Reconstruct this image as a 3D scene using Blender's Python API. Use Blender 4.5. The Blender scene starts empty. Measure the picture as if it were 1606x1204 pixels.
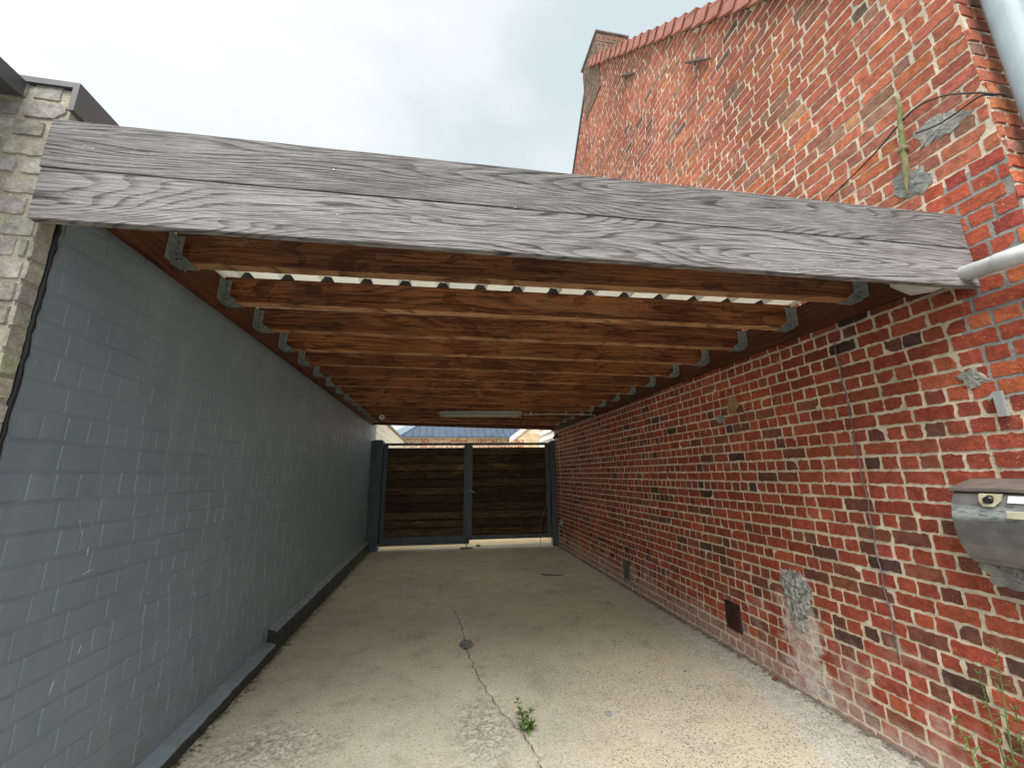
import bpy, bmesh, math, random
import numpy as np
from mathutils import Vector, Matrix, Euler
R = math.radians
C = bpy.context.scene.collection
SC = bpy.context.scene

# ---------------------------------------------------------------- camera, sky, sun, exposure
cam_d = bpy.data.cameras.new('camera'); cam = bpy.data.objects.new('camera', cam_d); C.objects.link(cam)
_Y = Vector((-113.0, -142.0, -622.07)).normalized()
_Z = Vector((35.0, 2753.0, 622.07)) * 1.0
_Z = Vector((-35.0, 2753.0, -622.07))
_Z = (_Z - _Y * _Z.dot(_Y)).normalized()
_X = _Y.cross(_Z)
cam.matrix_world = Matrix(((_X.x, _X.y, _X.z, 0), (_Y.x, _Y.y, _Y.z, 0), (_Z.x, _Z.y, _Z.z, 1.5), (0, 0, 0, 1)))
cam_d.sensor_width = 36; cam_d.lens = 622.07 / 1606 * 36
cam_d.clip_start = 0.05; cam_d.clip_end = 2000
SC.camera = cam

SUN_EL, SUN_AZ = 56.0, 202.0      # compass-like: 0 = +Y, clockwise
SKY_L = 0.30
W = bpy.data.worlds.new('World'); SC.world = W; W.use_nodes = True
nt = W.node_tree; nt.nodes.clear()
out = nt.nodes.new('ShaderNodeOutputWorld')
sky = nt.nodes.new('ShaderNodeTexSky'); sky.sky_type = 'NISHITA'; sky.sun_disc = False
sky.sun_elevation = R(SUN_EL); sky.sun_rotation = R(SUN_AZ)
bg1 = nt.nodes.new('ShaderNodeBackground'); bg1.inputs[1].default_value = 0.06
nt.links.new(sky.outputs[0], bg1.inputs[0])
tc = nt.nodes.new('ShaderNodeTexCoord')
mp = nt.nodes.new('ShaderNodeMapping'); mp.inputs['Scale'].default_value = (1.0, 1.0, 1.9); mp.inputs['Location'].default_value = (0.35, 0.1, 0.2)
nt.links.new(tc.outputs['Generated'], mp.inputs[0])
nz = nt.nodes.new('ShaderNodeTexNoise'); nz.inputs['Scale'].default_value = 1.7; nz.inputs['Detail'].default_value = 5; nz.inputs['Roughness'].default_value = 0.45; nz.inputs['Distortion'].default_value = 0.5
nt.links.new(mp.outputs[0], nz.inputs['Vector'])
# brighter, thinner cloud to the left (-X) of the view
sp = nt.nodes.new('ShaderNodeSeparateXYZ'); nt.links.new(tc.outputs['Generated'], sp.inputs[0])
mr = nt.nodes.new('ShaderNodeMapRange'); mr.inputs[1].default_value = 0.38; mr.inputs[2].default_value = -0.42; mr.inputs[3].default_value = -0.13; mr.inputs[4].default_value = 0.16
nt.links.new(sp.outputs[0], mr.inputs[0])
ad = nt.nodes.new('ShaderNodeMath'); nt.links.new(nz.outputs[0], ad.inputs[0]); nt.links.new(mr.outputs[0], ad.inputs[1])
cr = nt.nodes.new('ShaderNodeValToRGB'); nt.links.new(ad.outputs[0], cr.inputs[0])
e = cr.color_ramp.elements
e[0].position = 0.34; e[0].color = (0.66, 0.76, 0.79, 1)
e[1].position = 0.72; e[1].color = (1.06, 1.07, 1.07, 1)
x = e.new(0.50); x.color = (0.84, 0.905, 0.925, 1)
bg2 = nt.nodes.new('ShaderNodeBackground'); bg2.inputs[1].default_value = SKY_L
nt.links.new(cr.outputs[0], bg2.inputs[0])
mx = nt.nodes.new('ShaderNodeMixShader'); mx.inputs[0].default_value = 0.92
nt.links.new(bg1.outputs[0], mx.inputs[1]); nt.links.new(bg2.outputs[0], mx.inputs[2])
nt.links.new(mx.outputs[0], out.inputs[0])

sl = bpy.data.lights.new('sun', 'SUN'); so = bpy.data.objects.new('sun', sl); C.objects.link(so)
sl.energy = 1.5; sl.angle = R(42); sl.color = (1.0, 0.97, 0.93)
_d = Vector((math.cos(R(SUN_EL)) * math.sin(R(SUN_AZ)), math.cos(R(SUN_EL)) * math.cos(R(SUN_AZ)), math.sin(R(SUN_EL))))
so.rotation_euler = _d.to_track_quat('Z', 'Y').to_euler(); so.location = (0, -6, 12)
SC.view_settings.view_transform = 'Standard'; SC.view_settings.look = 'None'
SC.view_settings.exposure = 1.88; SC.view_settings.gamma = 1.0
SC.render.engine = 'CYCLES'
SC.cycles.use_denoising = True; SC.cycles.denoising_prefilter = 'NONE'; SC.render.filter_size = 1.1
SC.cycles.max_bounces = 8; SC.cycles.diffuse_bounces = 6

# ---------------------------------------------------------------- node helpers
class N:
    def __init__(s, name):
        s.m = bpy.data.materials.new(name); s.m.use_nodes = True
        s.t = s.m.node_tree; s.b = s.t.nodes['Principled BSDF']
    def new(s, k, **kw):
        n = s.t.nodes.new(k)
        for a, v in kw.items(): setattr(n, a, v)
        return n
    def put(s, sock, v):
        if isinstance(v, bpy.types.NodeSocket): s.t.links.new(v, sock)
        elif isinstance(v, (tuple, list)) and sock.type == 'RGBA' and len(v) == 3: sock.default_value = (*v, 1)
        else: sock.default_value = v
    def obj(s): return s.new('ShaderNodeTexCoord').outputs['Object']
    def pos(s): return s.new('ShaderNodeNewGeometry').outputs['Position']
    def xyz(s, v):
        n = s.new('ShaderNodeSeparateXYZ'); s.put(n.inputs[0], v); return n.outputs
    def comb(s, a, b, c):
        n = s.new('ShaderNodeCombineXYZ')
        for i, v in enumerate((a, b, c)): s.put(n.inputs[i], v)
        return n.outputs[0]
    def scale(s, v, sc, loc=(0, 0, 0)):
        n = s.new('ShaderNodeMapping'); s.put(n.inputs[0], v); n.inputs['Scale'].default_value = sc; s.put(n.inputs['Location'], loc); return n.outputs[0]
    def noise(s, v, sc, det=3, rough=0.55, dist=0.0):
        n = s.new('ShaderNodeTexNoise'); s.put(n.inputs['Vector'], v)
        n.inputs['Scale'].default_value = sc; n.inputs['Detail'].default_value = det; n.inputs['Roughness'].default_value = rough; n.inputs['Distortion'].default_value = dist
        return n.outputs[0]
    def vor(s, v, sc, feat='F1', out=0):
        n = s.new('ShaderNodeTexVoronoi', feature=feat); s.put(n.inputs['Vector'], v); n.inputs['Scale'].default_value = sc; return n.outputs[out]
    def math(s, op, a, b=0.0, c=None):
        n = s.new('ShaderNodeMath', operation=op); s.put(n.inputs[0], a); s.put(n.inputs[1], b)
        if c is not None: s.put(n.inputs[2], c)
        return n.outputs[0]
    def mr(s, v, a, b, lo=0.0, hi=1.0, smooth=True):
        n = s.new('ShaderNodeMapRange'); n.interpolation_type = 'SMOOTHSTEP' if smooth else 'LINEAR'
        s.put(n.inputs[0], v)
        for i, q in zip((1, 2, 3, 4), (a, b, lo, hi)): n.inputs[i].default_value = q
        return n.outputs[0]
    def mix(s, f, a, b, mode='MIX'):
        n = s.new('ShaderNodeMix', data_type='RGBA', blend_type=mode)
        s.put(n.inputs[0], f); s.put(n.inputs[6], a); s.put(n.inputs[7], b); return n.outputs[2]
    def ramp(s, v, stops):
        n = s.new('ShaderNodeValToRGB'); s.put(n.inputs[0], v); e = n.color_ramp.elements
        while len(e) < len(stops): e.new(0.5)
        for q, (p, c) in zip(e, stops): q.position = p; q.color = (*c, 1)
        return n.outputs[0]
    def attr(s, name):
        n = s.new('ShaderNodeAttribute', attribute_name=name); return n
    def bump(s, h, strength=0.5, dist=0.01, prev=None):
        n = s.new('ShaderNodeBump'); s.put(n.inputs['Height'], h); n.inputs['Strength'].default_value = strength; n.inputs['Distance'].default_value = dist
        if prev is not None: s.put(n.inputs['Normal'], prev)
        return n.outputs[0]
    def done(s, col=None, rough=0.8, normal=None, metal=0.0, spec=None):
        if col is not None: s.put(s.b.inputs['Base Color'], col)
        s.put(s.b.inputs['Roughness'], rough); s.put(s.b.inputs['Metallic'], metal)
        if normal is not None: s.put(s.b.inputs['Normal'], normal)
        if spec is not None: s.b.inputs['Specular IOR Level'].default_value = spec
        return s.m

def m_simple(name, col, rough=0.6, metal=0.0, var=0.25, sc=9.0, bump=0.15, spec=None):
    n = N(name); p = n.obj()
    f = n.noise(p, sc, 5, 0.62)
    c = n.mix(n.mr(f, 0.3, 0.72), tuple(q * (1 - var) for q in col), tuple(min(1, q * (1 + var)) for q in col))
    g = n.noise(p, sc * 14, 3)
    return n.done(c, n.mr(f, 0.3, 0.7, rough - 0.08, rough + 0.08), n.bump(g, bump, 0.004), metal, spec)

def m_brick(name, spatter=True, salt=True, rough=0.85, smear=0.30, soot=(0.12, 0.085, 0.066)):
    n = N(name); p = n.pos()
    base = n.attr('bcol').outputs['Color']
    f = n.noise(p, 28, 5, 0.65)
    c = n.mix(n.mr(f, 0.32, 0.72), n.mix(1.0, base, (0.66, 0.62, 0.60), 'MULTIPLY'), n.mix(1.0, base, (1.20, 1.16, 1.12), 'MULTIPLY'))
    d = n.noise(p, 7, 4, 0.6)
    c = n.mix(n.mr(d, 0.58, 0.80, 0, 0.5), c, soot)          # soot and dirt blotches
    w = n.noise(p, 52, 3, 0.6)
    c = n.mix(n.mr(w, 0.68, 0.74, 0, smear), c, (0.55, 0.46, 0.36))           # mortar smears
    lg = n.noise(p, .75, 4, .6); c = n.mix(1.0, c, n.mix(n.mr(lg, .36, .64), (.80, .78, .78), (1.14, 1.13, 1.10)), 'MULTIPLY')
    mc = n.noise(p, 120, 4, .75); c = n.mix(n.mr(mc, .54, .70, 0, .55), c, n.mix(1.0, base, (.36, .33, .33), 'MULTIPLY')); c = n.mix(n.mr(mc, .45, .30, 0, .4), c, n.mix(1.0, base, (1.5, 1.6, 1.6), 'MULTIPLY'))
    ax = n.xyz(p)
    if spatter:
        v = n.vor(p, 62)
        near = n.math('MULTIPLY', n.mr(ax[1], 2.3, 1.45), n.mr(n.noise(p, 5, 2), 0.42, 0.6))
        c = n.mix(n.math('MULTIPLY', n.mr(v, 0.17, 0.09, 0, .7), near), c, (0.70, 0.60, 0.54))
    if salt:
        h = n.math('ADD', ax[2], n.mr(n.noise(p, 3.2, 4, 0.6), 0.25, 0.75, 0.28, -0.34, False))
        k = n.mr(h, 0.34, 0.05)
        c = n.mix(n.math('MULTIPLY', k, n.mr(n.noise(p, 34, 4, 0.7), 0.3, 0.62, 0.30, 0.80)), c, (0.50, 0.39, 0.35))
        dy = n.math('ABSOLUTE', n.math('SUBTRACT', ax[1], n.math('ADD', 2.66, n.math('MULTIPLY', ax[2], 0.05))))
        st = n.math('MULTIPLY', n.mr(n.math('ADD', dy, n.mr(n.noise(p, 11, 3), 0.3, 0.7, 0.08, -0.10)), 0.20, 0.02), n.math('MULTIPLY', n.mr(ax[2], 0.72, 0.45), n.mr(n.noise(p, 30, 3), 0.3, 0.6, 0.4, 0.95)))
        c = n.mix(st, c, (0.62, 0.57, 0.53))
    b1 = n.bump(n.noise(p, 130, 4, 0.7), 0.55, 0.004)
    return n.done(c, rough, n.bump(n.noise(p, 26, 4, 0.6), 0.6, 0.009, b1), 0.0, 0.25)

def m_mortar(name, col, spots=0.0, col2=None):
    n = N(name); p = n.pos()
    f = n.noise(p, 11, 5, 0.6)
    c = n.mix(n.mr(f, 0.3, 0.7), tuple(q * 0.72 for q in col), col2 or tuple(min(1, q * 1.12) for q in col))
    g = n.noise(p, 75, 4, 0.7)
    c = n.mix(n.mr(g, 0.58, 0.76, 0, 0.40), c, tuple(q * 0.34 for q in col))
    if spots: c = n.mix(n.mr(n.vor(p, 48), 0.25, 0.15, 0, spots), c, (0.72, 0.68, 0.58))
    return n.done(c, 0.95, n.bump(n.noise(p, 90, 5, 0.7), 0.9, 0.010), 0.0, 0.15)

def m_wood(name, c1, c2, c3, kz=9.0, amp=2.6, kx=0.9, rings=5.0, dark=(0.05, 0.03, 0.02), stain=0.0, fibre=0.5, rough=0.75, pale=0.0, bumpd=0.004, zs=4.2, plank=None, lc=(.35, .95), squig=0.0):
    """long grain along local X; contour lines of a smooth field give cathedrals and knots"""
    n = N(name); p = n.obj(); ri = n.new('ShaderNodeObjectInfo').outputs['Random']
    off = n.comb(n.math('MULTIPLY', ri, 37.0), n.math('MULTIPLY', ri, 11.0), n.math('MULTIPLY', ri, 19.0))
    vm = n.new('ShaderNodeVectorMath', operation='ADD'); n.put(vm.inputs[0], p); n.put(vm.inputs[1], off); q = vm.outputs[0]
    a = n.noise(n.scale(q, (kx, 1.0, zs)), 1.0, 2, 0.5, 0.25)
    b = n.noise(n.scale(q, (kx * 5, 5.0, 26)), 1.0, 2, 0.5)
    F = n.math('ADD', n.math('MULTIPLY', n.xyz(q)[2], kz), n.math('ADD', n.math('MULTIPLY', a, amp * rings), n.math('MULTIPLY', b, 0.9)))
    ring = n.math('FRACT', F)                                       # slow rise then a sharp dark late-wood line
    line = n.math('MULTIPLY', n.mr(ring, 0.45, 0.86), n.mr(ring, 1.0, 0.92))
    fib = n.noise(n.scale(q, (7, 60, 240)), 1.0, 3, 0.65)
    big = n.noise(n.scale(q, (1.3, 2, 5)), 1.0, 4, 0.6)
    c = n.mix(n.mr(big, 0.3, 0.7), c1, c2)
    c = n.mix(n.math('MULTIPLY', line, n.mr(n.noise(n.scale(q, (3, 3, 9)), 1.0, 2), 0.3, 0.7, lc[0], lc[1])), c, dark)
    c = n.mix(n.mr(fib, 0.42, 0.75, 0, fibre), c, c3)
    c = n.mix(n.mr(fib, 0.50, 0.28, 0, fibre * 0.8), c, dark)
    if pale:
        k = n.noise(n.scale(q, (40, 50, 160)), 1.0, 4, 0.7)
        c = n.mix(n.math('MULTIPLY', n.mr(k, 0.58, 0.68, 0, pale), n.mr(big, 0.38, 0.62, 0.3, 1.0)), c, (0.62, 0.60, 0.56))
    if stain:
        s_ = n.noise(n.scale(q, (2.6, 3, 7.5)), 1.0, 3, 0.55, 0.9)
        body = n.mr(s_, 0.545, 0.575, 0, stain)
        rim = n.math('MULTIPLY', n.mr(s_, 0.538, 0.556), n.mr(s_, 0.585, 0.562))
        c = n.mix(body, c, n.mix(1.0, c, (0.50, 0.36, 0.26), 'MULTIPLY'))
        c = n.mix(n.math('MULTIPLY', rim, 0.6), c, dark)
        kn = n.vor(n.scale(q, (1.15, 1, 5.2)), 1.0)
        c = n.mix(n.mr(kn, 0.16, 0.05, 0, 0.8), c, dark)
    if squig:
        s2 = n.noise(n.scale(q, (3.4, 3, 13)), 1.0, 4, .6, 1.3)
        fr2 = n.math('ABSOLUTE', n.math('SUBTRACT', n.math('FRACT', n.math('MULTIPLY', s2, 9.0)), .5))
        m2 = n.math('MULTIPLY', n.mr(fr2, .11, .03), n.mr(n.noise(n.scale(q, (1.1, 1, 3.5)), 1.0, 3), .44, .60))
        c = n.mix(n.mr(n.noise(n.scale(q, (1.5, 1, 6)), 1.0, 3, .6, .5), .60, .68, 0, .45), c, (.36, .185, .080))
        c = n.mix(n.math('MULTIPLY', m2, squig), c, dark)
        stk = n.noise(n.scale(q, (2.5, 30, 95)), 1.0, 4, .7); c = n.mix(n.mr(stk, .54, .64, 0, .75), c, dark); c = n.mix(n.mr(stk, .46, .36, 0, .35), c, c3)
    c = n.mix(1.0, c, n.mix(n.math('FRACT', n.math('MULTIPLY', ri, 7.3)), (.78, .76, .74), (1.18, 1.15, 1.12)), 'MULTIPLY')
    if plank:
        pz = n.math('DIVIDE', n.math('SUBTRACT', n.xyz(p)[2], plank[0]), plank[1]); wn = n.new('ShaderNodeTexWhiteNoise', noise_dimensions='1D'); n.put(wn.inputs['W'], n.math('ADD', n.math('FLOOR', pz), n.math('MULTIPLY', ri, 50)))
        c = n.mix(1.0, c, n.mix(wn.outputs[0], (.62, .60, .58), (1.35, 1.32, 1.25)), 'MULTIPLY')
        fr = n.math('FRACT', pz); ed = n.math('MAXIMUM', n.mr(fr, .16, .02), n.mr(fr, .86, .98)); c = n.mix(n.math('MULTIPLY', ed, n.mr(n.noise(n.scale(q, (4, 1, 9)), 1.0, 3), .3, .6, .3, 1)), c, dark)
    hh = n.math('ADD', n.math('MULTIPLY', line, -0.7), fib)
    return n.done(c, rough, n.bump(hh, 0.6, bumpd), 0.0, 0.2)

# ---------------------------------------------------------------- object helpers
def tag(o, label=None, cat=None, group=None, kind=None):
    if label: o['label'] = label
    if cat: o['category'] = cat
    if group: o['group'] = group
    if kind: o['kind'] = kind
    return o
def thing(name, label, cat, loc=(0, 0, 0), rz=0.0, group=None):
    o = bpy.data.objects.new(name, None); C.objects.link(o); o.location = loc; o.rotation_euler = (0, 0, rz); o.empty_display_size = 0.1
    return tag(o, label, cat, group)
def link(name, me, mats, parent=None, loc=None, rot=None):
    if not isinstance(mats, (list, tuple)): mats = [mats]
    for m in mats: me.materials.append(m)
    o = bpy.data.objects.new(name, me); C.objects.link(o)
    if parent is not None: o.parent = parent
    if loc is not None: o.location = loc
    if rot is not None: o.rotation_euler = rot
    return o
def obj(name, bm, mats, parent=None, loc=None, rot=None, smooth=False):
    me = bpy.data.meshes.new(name); bm.normal_update(); bm.to_mesh(me); bm.free()
    if smooth: me.shade_smooth()
    return link(name, me, mats, parent, loc, rot)
def box(bm, a, b, bev=0.0, seg=1, mat=0, M=None):
    x0, y0, z0 = a; x1, y1, z1 = b
    vs = [bm.verts.new(v) for v in ((x0, y0, z0), (x1, y0, z0), (x1, y1, z0), (x0, y1, z0), (x0, y0, z1), (x1, y0, z1), (x1, y1, z1), (x0, y1, z1))]
    fs = [bm.faces.new([vs[i] for i in f]) for f in ((3, 2, 1, 0), (4, 5, 6, 7), (0, 1, 5, 4), (1, 2, 6, 5), (2, 3, 7, 6), (3, 0, 4, 7))]
    for f in fs: f.material_index = mat
    if bev:
        es = list({e for f in fs for e in f.edges})
        r = bmesh.ops.bevel(bm, geom=es, offset=bev, segments=seg, affect='EDGES', profile=0.5)
        for f in r['faces']: f.material_index = mat
        vs = list({v for f in r['faces'] for v in f.verts} | {v for v in vs if v.is_valid})
    if M is not None: bmesh.ops.transform(bm, matrix=M, verts=[v for v in vs if v.is_valid])
    return bm
def hexa(bm, p, mat=0):
    """8 corners: 4 bottom (ccw) then 4 top"""
    vs = [bm.verts.new(v) for v in p]
    for f in ((3, 2, 1, 0), (4, 5, 6, 7), (0, 1, 5, 4), (1, 2, 6, 5), (2, 3, 7, 6), (3, 0, 4, 7)):
        bm.faces.new([vs[i] for i in f]).material_index = mat
    return bm
def prism(bm, poly, vec, mat=0):
    """closed polygon (3-D points) swept by vec"""
    a = [bm.verts.new(p) for p in poly]; b = [bm.verts.new(Vector(p) + Vector(vec)) for p in poly]; n = len(a)
    fs = [bm.faces.new(a[::-1]), bm.faces.new(b)] + [bm.faces.new((a[i], a[(i + 1) % n], b[(i + 1) % n], b[i])) for i in range(n)]
    for f in fs: f.material_index = mat
    bmesh.ops.recalc_face_normals(bm, faces=fs)
    return bm
def tube(bm, pts, r, seg=8, mat=0, caps=True):
    pts = [Vector(p) for p in pts]; rs = r if isinstance(r, (list, tuple)) else [r] * len(pts)
    rings = []; up = None
    for i, p in enumerate(pts):
        t = (pts[min(i + 1, len(pts) - 1)] - pts[max(i - 1, 0)]).normalized()
        if up is None: up = Vector((0, 0, 1)) if abs(t.z) < 0.9 else Vector((1, 0, 0))
        s = t.cross(up).normalized(); up = s.cross(t).normalized()
        rings.append([bm.verts.new(p + (s * math.cos(k * 2 * math.pi / seg) + up * math.sin(k * 2 * math.pi / seg)) * rs[i]) for k in range(seg)])
    for a, b in zip(rings, rings[1:]):
        for k in range(seg):
            f = bm.faces.new((a[k], a[(k + 1) % seg], b[(k + 1) % seg], b[k])); f.smooth = True; f.material_index = mat
    if caps:
        bm.faces.new(rings[0][::-1]).material_index = mat; bm.faces.new(rings[-1]).material_index = mat
    return bm
def blob(bm, c, s, seed=0, jit=0.18, sub=2, mat=0):
    rr = random.Random(seed)
    r = bmesh.ops.create_icosphere(bm, subdivisions=sub, radius=1.0)
    for v in r['verts']:
        k = 1 + rr.uniform(-jit, jit); v.co = Vector((c[0] + v.co.x * s[0] * k, c[1] + v.co.y * s[1] * k, c[2] + v.co.z * s[2] * k))
    return bm
def jag(pts, rng, step=0.03, amp=0.010):
    """closed 2-D outline with a ragged edge"""
    o = []
    for i, p in enumerate(pts):
        q = pts[(i + 1) % len(pts)]; L = math.hypot(q[0] - p[0], q[1] - p[1]); k = max(1, int(L / step))
        for j in range(k):
            t = j / k; o.append((p[0] + (q[0] - p[0]) * t + rng.uniform(-amp, amp), p[1] + (q[1] - p[1]) * t + rng.uniform(-amp, amp)))
    return o

# ---------------------------------------------------------------- brick walls as real relief
def bond(u0, u1, v0, v1, pitch, stretch, joint, rng, jit=0.006, hmul=0.5, mixabove=None):
    out = []; k = 0; v = v0
    while v < v1 - 0.02:
        hd = (k % 2 == 1) and not (mixabove and v > mixabove); L = stretch * (hmul if hd else 1.0)
        u = u0 - (rng.uniform(0.0, 0.9) * L if k else 0.0); off = rng.uniform(-.002, .002)
        while u < u1:
            w = L * rng.uniform(0.95, 1.05)
            if rng.random() < (0.32 if (mixabove and v > mixabove) else 0.05): w = L * (0.5 if not hd else 1.9)
            a, b = max(u, u0), min(u + w, u1)
            if b - a > 0.035:
                out.append((a + joint / 2 + rng.uniform(-jit, jit) * .5, b - joint / 2 + rng.uniform(-jit, jit) * .5, v + joint / 2 + off + rng.uniform(-jit, jit) * .35, min(v + pitch, v1 + .03) - joint / 2 + off + rng.uniform(-jit, jit) * .35, hd))
            u += w
        v += pitch; k += 1
    return out
def relief(name, rects, origin, U, V, Nn, colour, mats, parent, rng, h=(0.004, 0.009), inset=0.004, ragged=0.003, step=0.03, outline=None, thick=0.2, smooth=False, crad=0.0035, far=None, low=-0.004):
    """one mesh: mortar slab (slot 1) with every brick standing proud of it (slot 0)"""
    O, U, V, Nn = (np.array(q, float) for q in (origin, U, V, Nn))
    co = []; faces = []; mi = []; cols = []; nv = 0
    for (a, b, c, d, hd) in rects:
        st = step * (2.2 if far and far(a, c) else 1.0)
        w, l = b - a, d - c
        if w < 0.02 or l < 0.02: continue
        nu, nvv = max(2, int(w / st)), max(2, int(l / st))
        cr_ = min(crad, w * .2, l * .2)
        us = np.linspace(a + cr_, b - cr_, nu); vs = np.linspace(c + cr_, d - cr_, nvv)
        loop = [(x, c) for x in us] + [(b, y) for y in vs] + [(x, d) for x in us[::-1]] + [(a, y) for y in vs[::-1]]
        L = np.array(loop); n = len(L)
        L = L + rng.normal(0, ragged, L.shape)
        if rng.random() < 0.09:                      # a knocked-off corner
            cx = (a, b)[rng.integers(2)]; cy = (c, d)[rng.integers(2)]
            dd = np.hypot(L[:, 0] - cx, L[:, 1] - cy); k = np.clip(1 - dd / 0.028, 0, 1)[:, None]
            L = L + (np.array([(a + b) / 2, (c + d) / 2]) - L) * k * 0.35
        cen = np.array([(a + b) / 2, (c + d) / 2])
        I = L + np.sign(cen - L) * inset
        hh = rng.uniform(*h); tu, tv = rng.normal(0, .005, 2)
        H = hh + (I[:, 0] - cen[0]) * tu + (I[:, 1] - cen[1]) * tv * 2 + rng.normal(0, ragged * .12, n)
        P0 = O + np.outer(L[:, 0], U) + np.outer(L[:, 1], V) + low * Nn
        P1 = O + np.outer(I[:, 0], U) + np.outer(I[:, 1], V) + np.outer(H, Nn)
        co.append(P0); co.append(P1)
        for i in range(n):
            j = (i + 1) % n; faces.append((nv + i, nv + j, nv + n + j, nv + n + i)); mi.append(0)
        faces.append(tuple(range(nv + n, nv + 2 * n))); mi.append(0)
        cols.append(np.tile(np.array([*colour(a, c, hd, rng), 1.0]), (2 * n, 1)))
        nv += 2 * n
    if outline is not None:
        A = np.array(outline, float); n = len(A)
        F = O + np.outer(A[:, 0], U) + np.outer(A[:, 1], V); B = F - thick * Nn
        co += [F, B]; faces.append(tuple(range(nv, nv + n))); faces.append(tuple(range(nv + 2 * n - 1, nv + n - 1, -1)))
        mi += [1, 1]
        for i in range(n):
            j = (i + 1) % n; faces.append((nv + j, nv + i, nv + n + i, nv + n + j)); mi.append(1)
        cols.append(np.ones((2 * n, 4))); nv += 2 * n
    me = bpy.data.meshes.new(name)
    P = np.vstack(co)
    me.from_pydata(P.tolist(), [], faces)
    me.polygons.foreach_set('material_index', np.array(mi, dtype=np.int32))
    at = me.attributes.new('bcol', 'FLOAT_COLOR', 'POINT'); at.data.foreach_set('color', np.vstack(cols).astype(np.float32).ravel())
    if np.cross(U, V) @ Nn < 0: me.flip_normals()
    if smooth: me.shade_smooth()
    me.update()
    return link(name, me, mats, parent)
def palette(entries):
    ws = np.array([e[0] for e in entries], float); ws /= ws.sum(); cs = [np.array(e[1]) for e in entries]
    def f(rng):
        c = cs[rng.choice(len(cs), p=ws)]
        return np.clip(c * rng.uniform(0.84, 1.16) * (1 + rng.normal(0, .03, 3)), 0, 1)
    return f
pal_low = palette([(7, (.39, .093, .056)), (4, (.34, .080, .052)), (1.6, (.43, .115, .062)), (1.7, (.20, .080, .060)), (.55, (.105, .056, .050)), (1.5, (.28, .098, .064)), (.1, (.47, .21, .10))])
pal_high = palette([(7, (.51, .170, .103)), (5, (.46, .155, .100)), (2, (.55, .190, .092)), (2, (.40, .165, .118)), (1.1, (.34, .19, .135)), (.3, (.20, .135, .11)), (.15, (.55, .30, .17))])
pal_new = palette([(5, (.46, .105, .060)), (2, (.38, .080, .060)), (1, (.52, .15, .07))])
pal_pale = palette([(5, (.46, .45, .41)), (4, (.40, .395, .37)), (2, (.46, .43, .35)), (1.5, (.30, .29, .25)), (1, (.50, .46, .36))])

brick_m = m_brick('old red brick'); brick_far = m_brick('garden red brick', False, False)
mortar_m = m_mortar('cream lime mortar', (.78, .69, .53)); grey_mortar = m_mortar('grey cement mortar', (.36, .36, .33))
pale_m = m_brick('pale yellow brick', False, False, 0.9, 0.0, (.15, .145, .12)); pale_mortar = m_mortar('sandy mortar', (.50, .46, .35), 0.8)

# ================================================================= SETTING
n = N('street asphalt'); p = n.pos()
ground_mat = n.done(n.mix(n.mr(n.noise(p, 1.3, 5), .3, .7), (.10, .098, .094), (.15, .146, .14)), .9, n.bump(n.noise(p, 60, 4), .4, .006))
bm = bmesh.new(); s = 400
vs = [bm.verts.new(v) for v in ((-s, -s, -.04), (s, -s, -.04), (s, s, -.04), (-s, s, -.04))]; bm.faces.new(vs)
tag(obj('ground', bm, ground_mat), kind='structure')

n = N('sandy yard concrete'); p = n.pos()
yard_m = n.done(n.mix(n.mr(n.noise(p, 2.5, 5), .3, .7), (.72, .57, .32), (.80, .65, .38)), .9, n.bump(n.noise(p, 60, 4), .4, .006))
bm = bmesh.new(); bm.faces.new([bm.verts.new(v) for v in ((-14, 9.05, -.005), (16, 9.05, -.005), (16, 40, -.005), (-14, 40, -.005))]); tag(obj('yard', bm, yard_m), kind='structure')
def poly_dist(X, Y, pts):
    D = np.full(X.shape, 9.0)
    for (ax, ay), (bx, by) in zip(pts, pts[1:]):
        dx, dy = bx - ax, by - ay; t = np.clip(((X - ax) * dx + (Y - ay) * dy) / (dx * dx + dy * dy), 0, 1)
        D = np.minimum(D, np.hypot(X - ax - t * dx, Y - ay - t * dy))
    return D
rg = np.random.default_rng(5)
def wob(pts, k, amp):
    o = []
    for (ax, ay), (bx, by) in zip(pts, pts[1:]):
        for j in range(k):
            t = j / k; o.append((ax + (bx - ax) * t + rg.normal(0, amp), ay + (by - ay) * t + rg.normal(0, amp)))
    return o + [pts[-1]]
xs = np.arange(-1.46, 2.54, 0.011); ys = np.concatenate([np.arange(0.9, 1.9, .05), np.arange(1.9, 3.6, .011), np.arange(3.6, 6.2, .022), np.arange(6.2, 9.1, .06)])
X, Y = np.meshgrid(xs, ys)
crack_pts = wob([(.13, 5.3), (.24, 4.75), (.275, 4.35), (.275, 4.03), (.285, 3.75), (.33, 3.42), (.44, 2.98), (.535, 2.70), (.57, 2.40), (.64, 1.95)], 7, .010)
crack2 = wob([(2.48, 4.35), (2.20, 4.15), (1.80, 4.45), (1.30, 4.55)], 6, .012)
crack3 = wob([(2.35, 3.3), (2.12, 3.42), (1.95, 3.75)], 6, .010)
dC = np.minimum(np.minimum(poly_dist(X, Y, crack_pts), poly_dist(X, Y, crack2) * 2.0), poly_dist(X, Y, crack3) * 2.2)
crack = np.clip(1 - dC / 0.012, 0, 1)
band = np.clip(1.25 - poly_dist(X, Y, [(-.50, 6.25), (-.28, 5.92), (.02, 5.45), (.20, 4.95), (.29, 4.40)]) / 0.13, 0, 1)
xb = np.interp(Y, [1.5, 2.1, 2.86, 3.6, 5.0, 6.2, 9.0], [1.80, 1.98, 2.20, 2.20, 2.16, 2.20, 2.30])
light = np.clip((X - xb) / .34 + .5, 0, 1) + band
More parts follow.
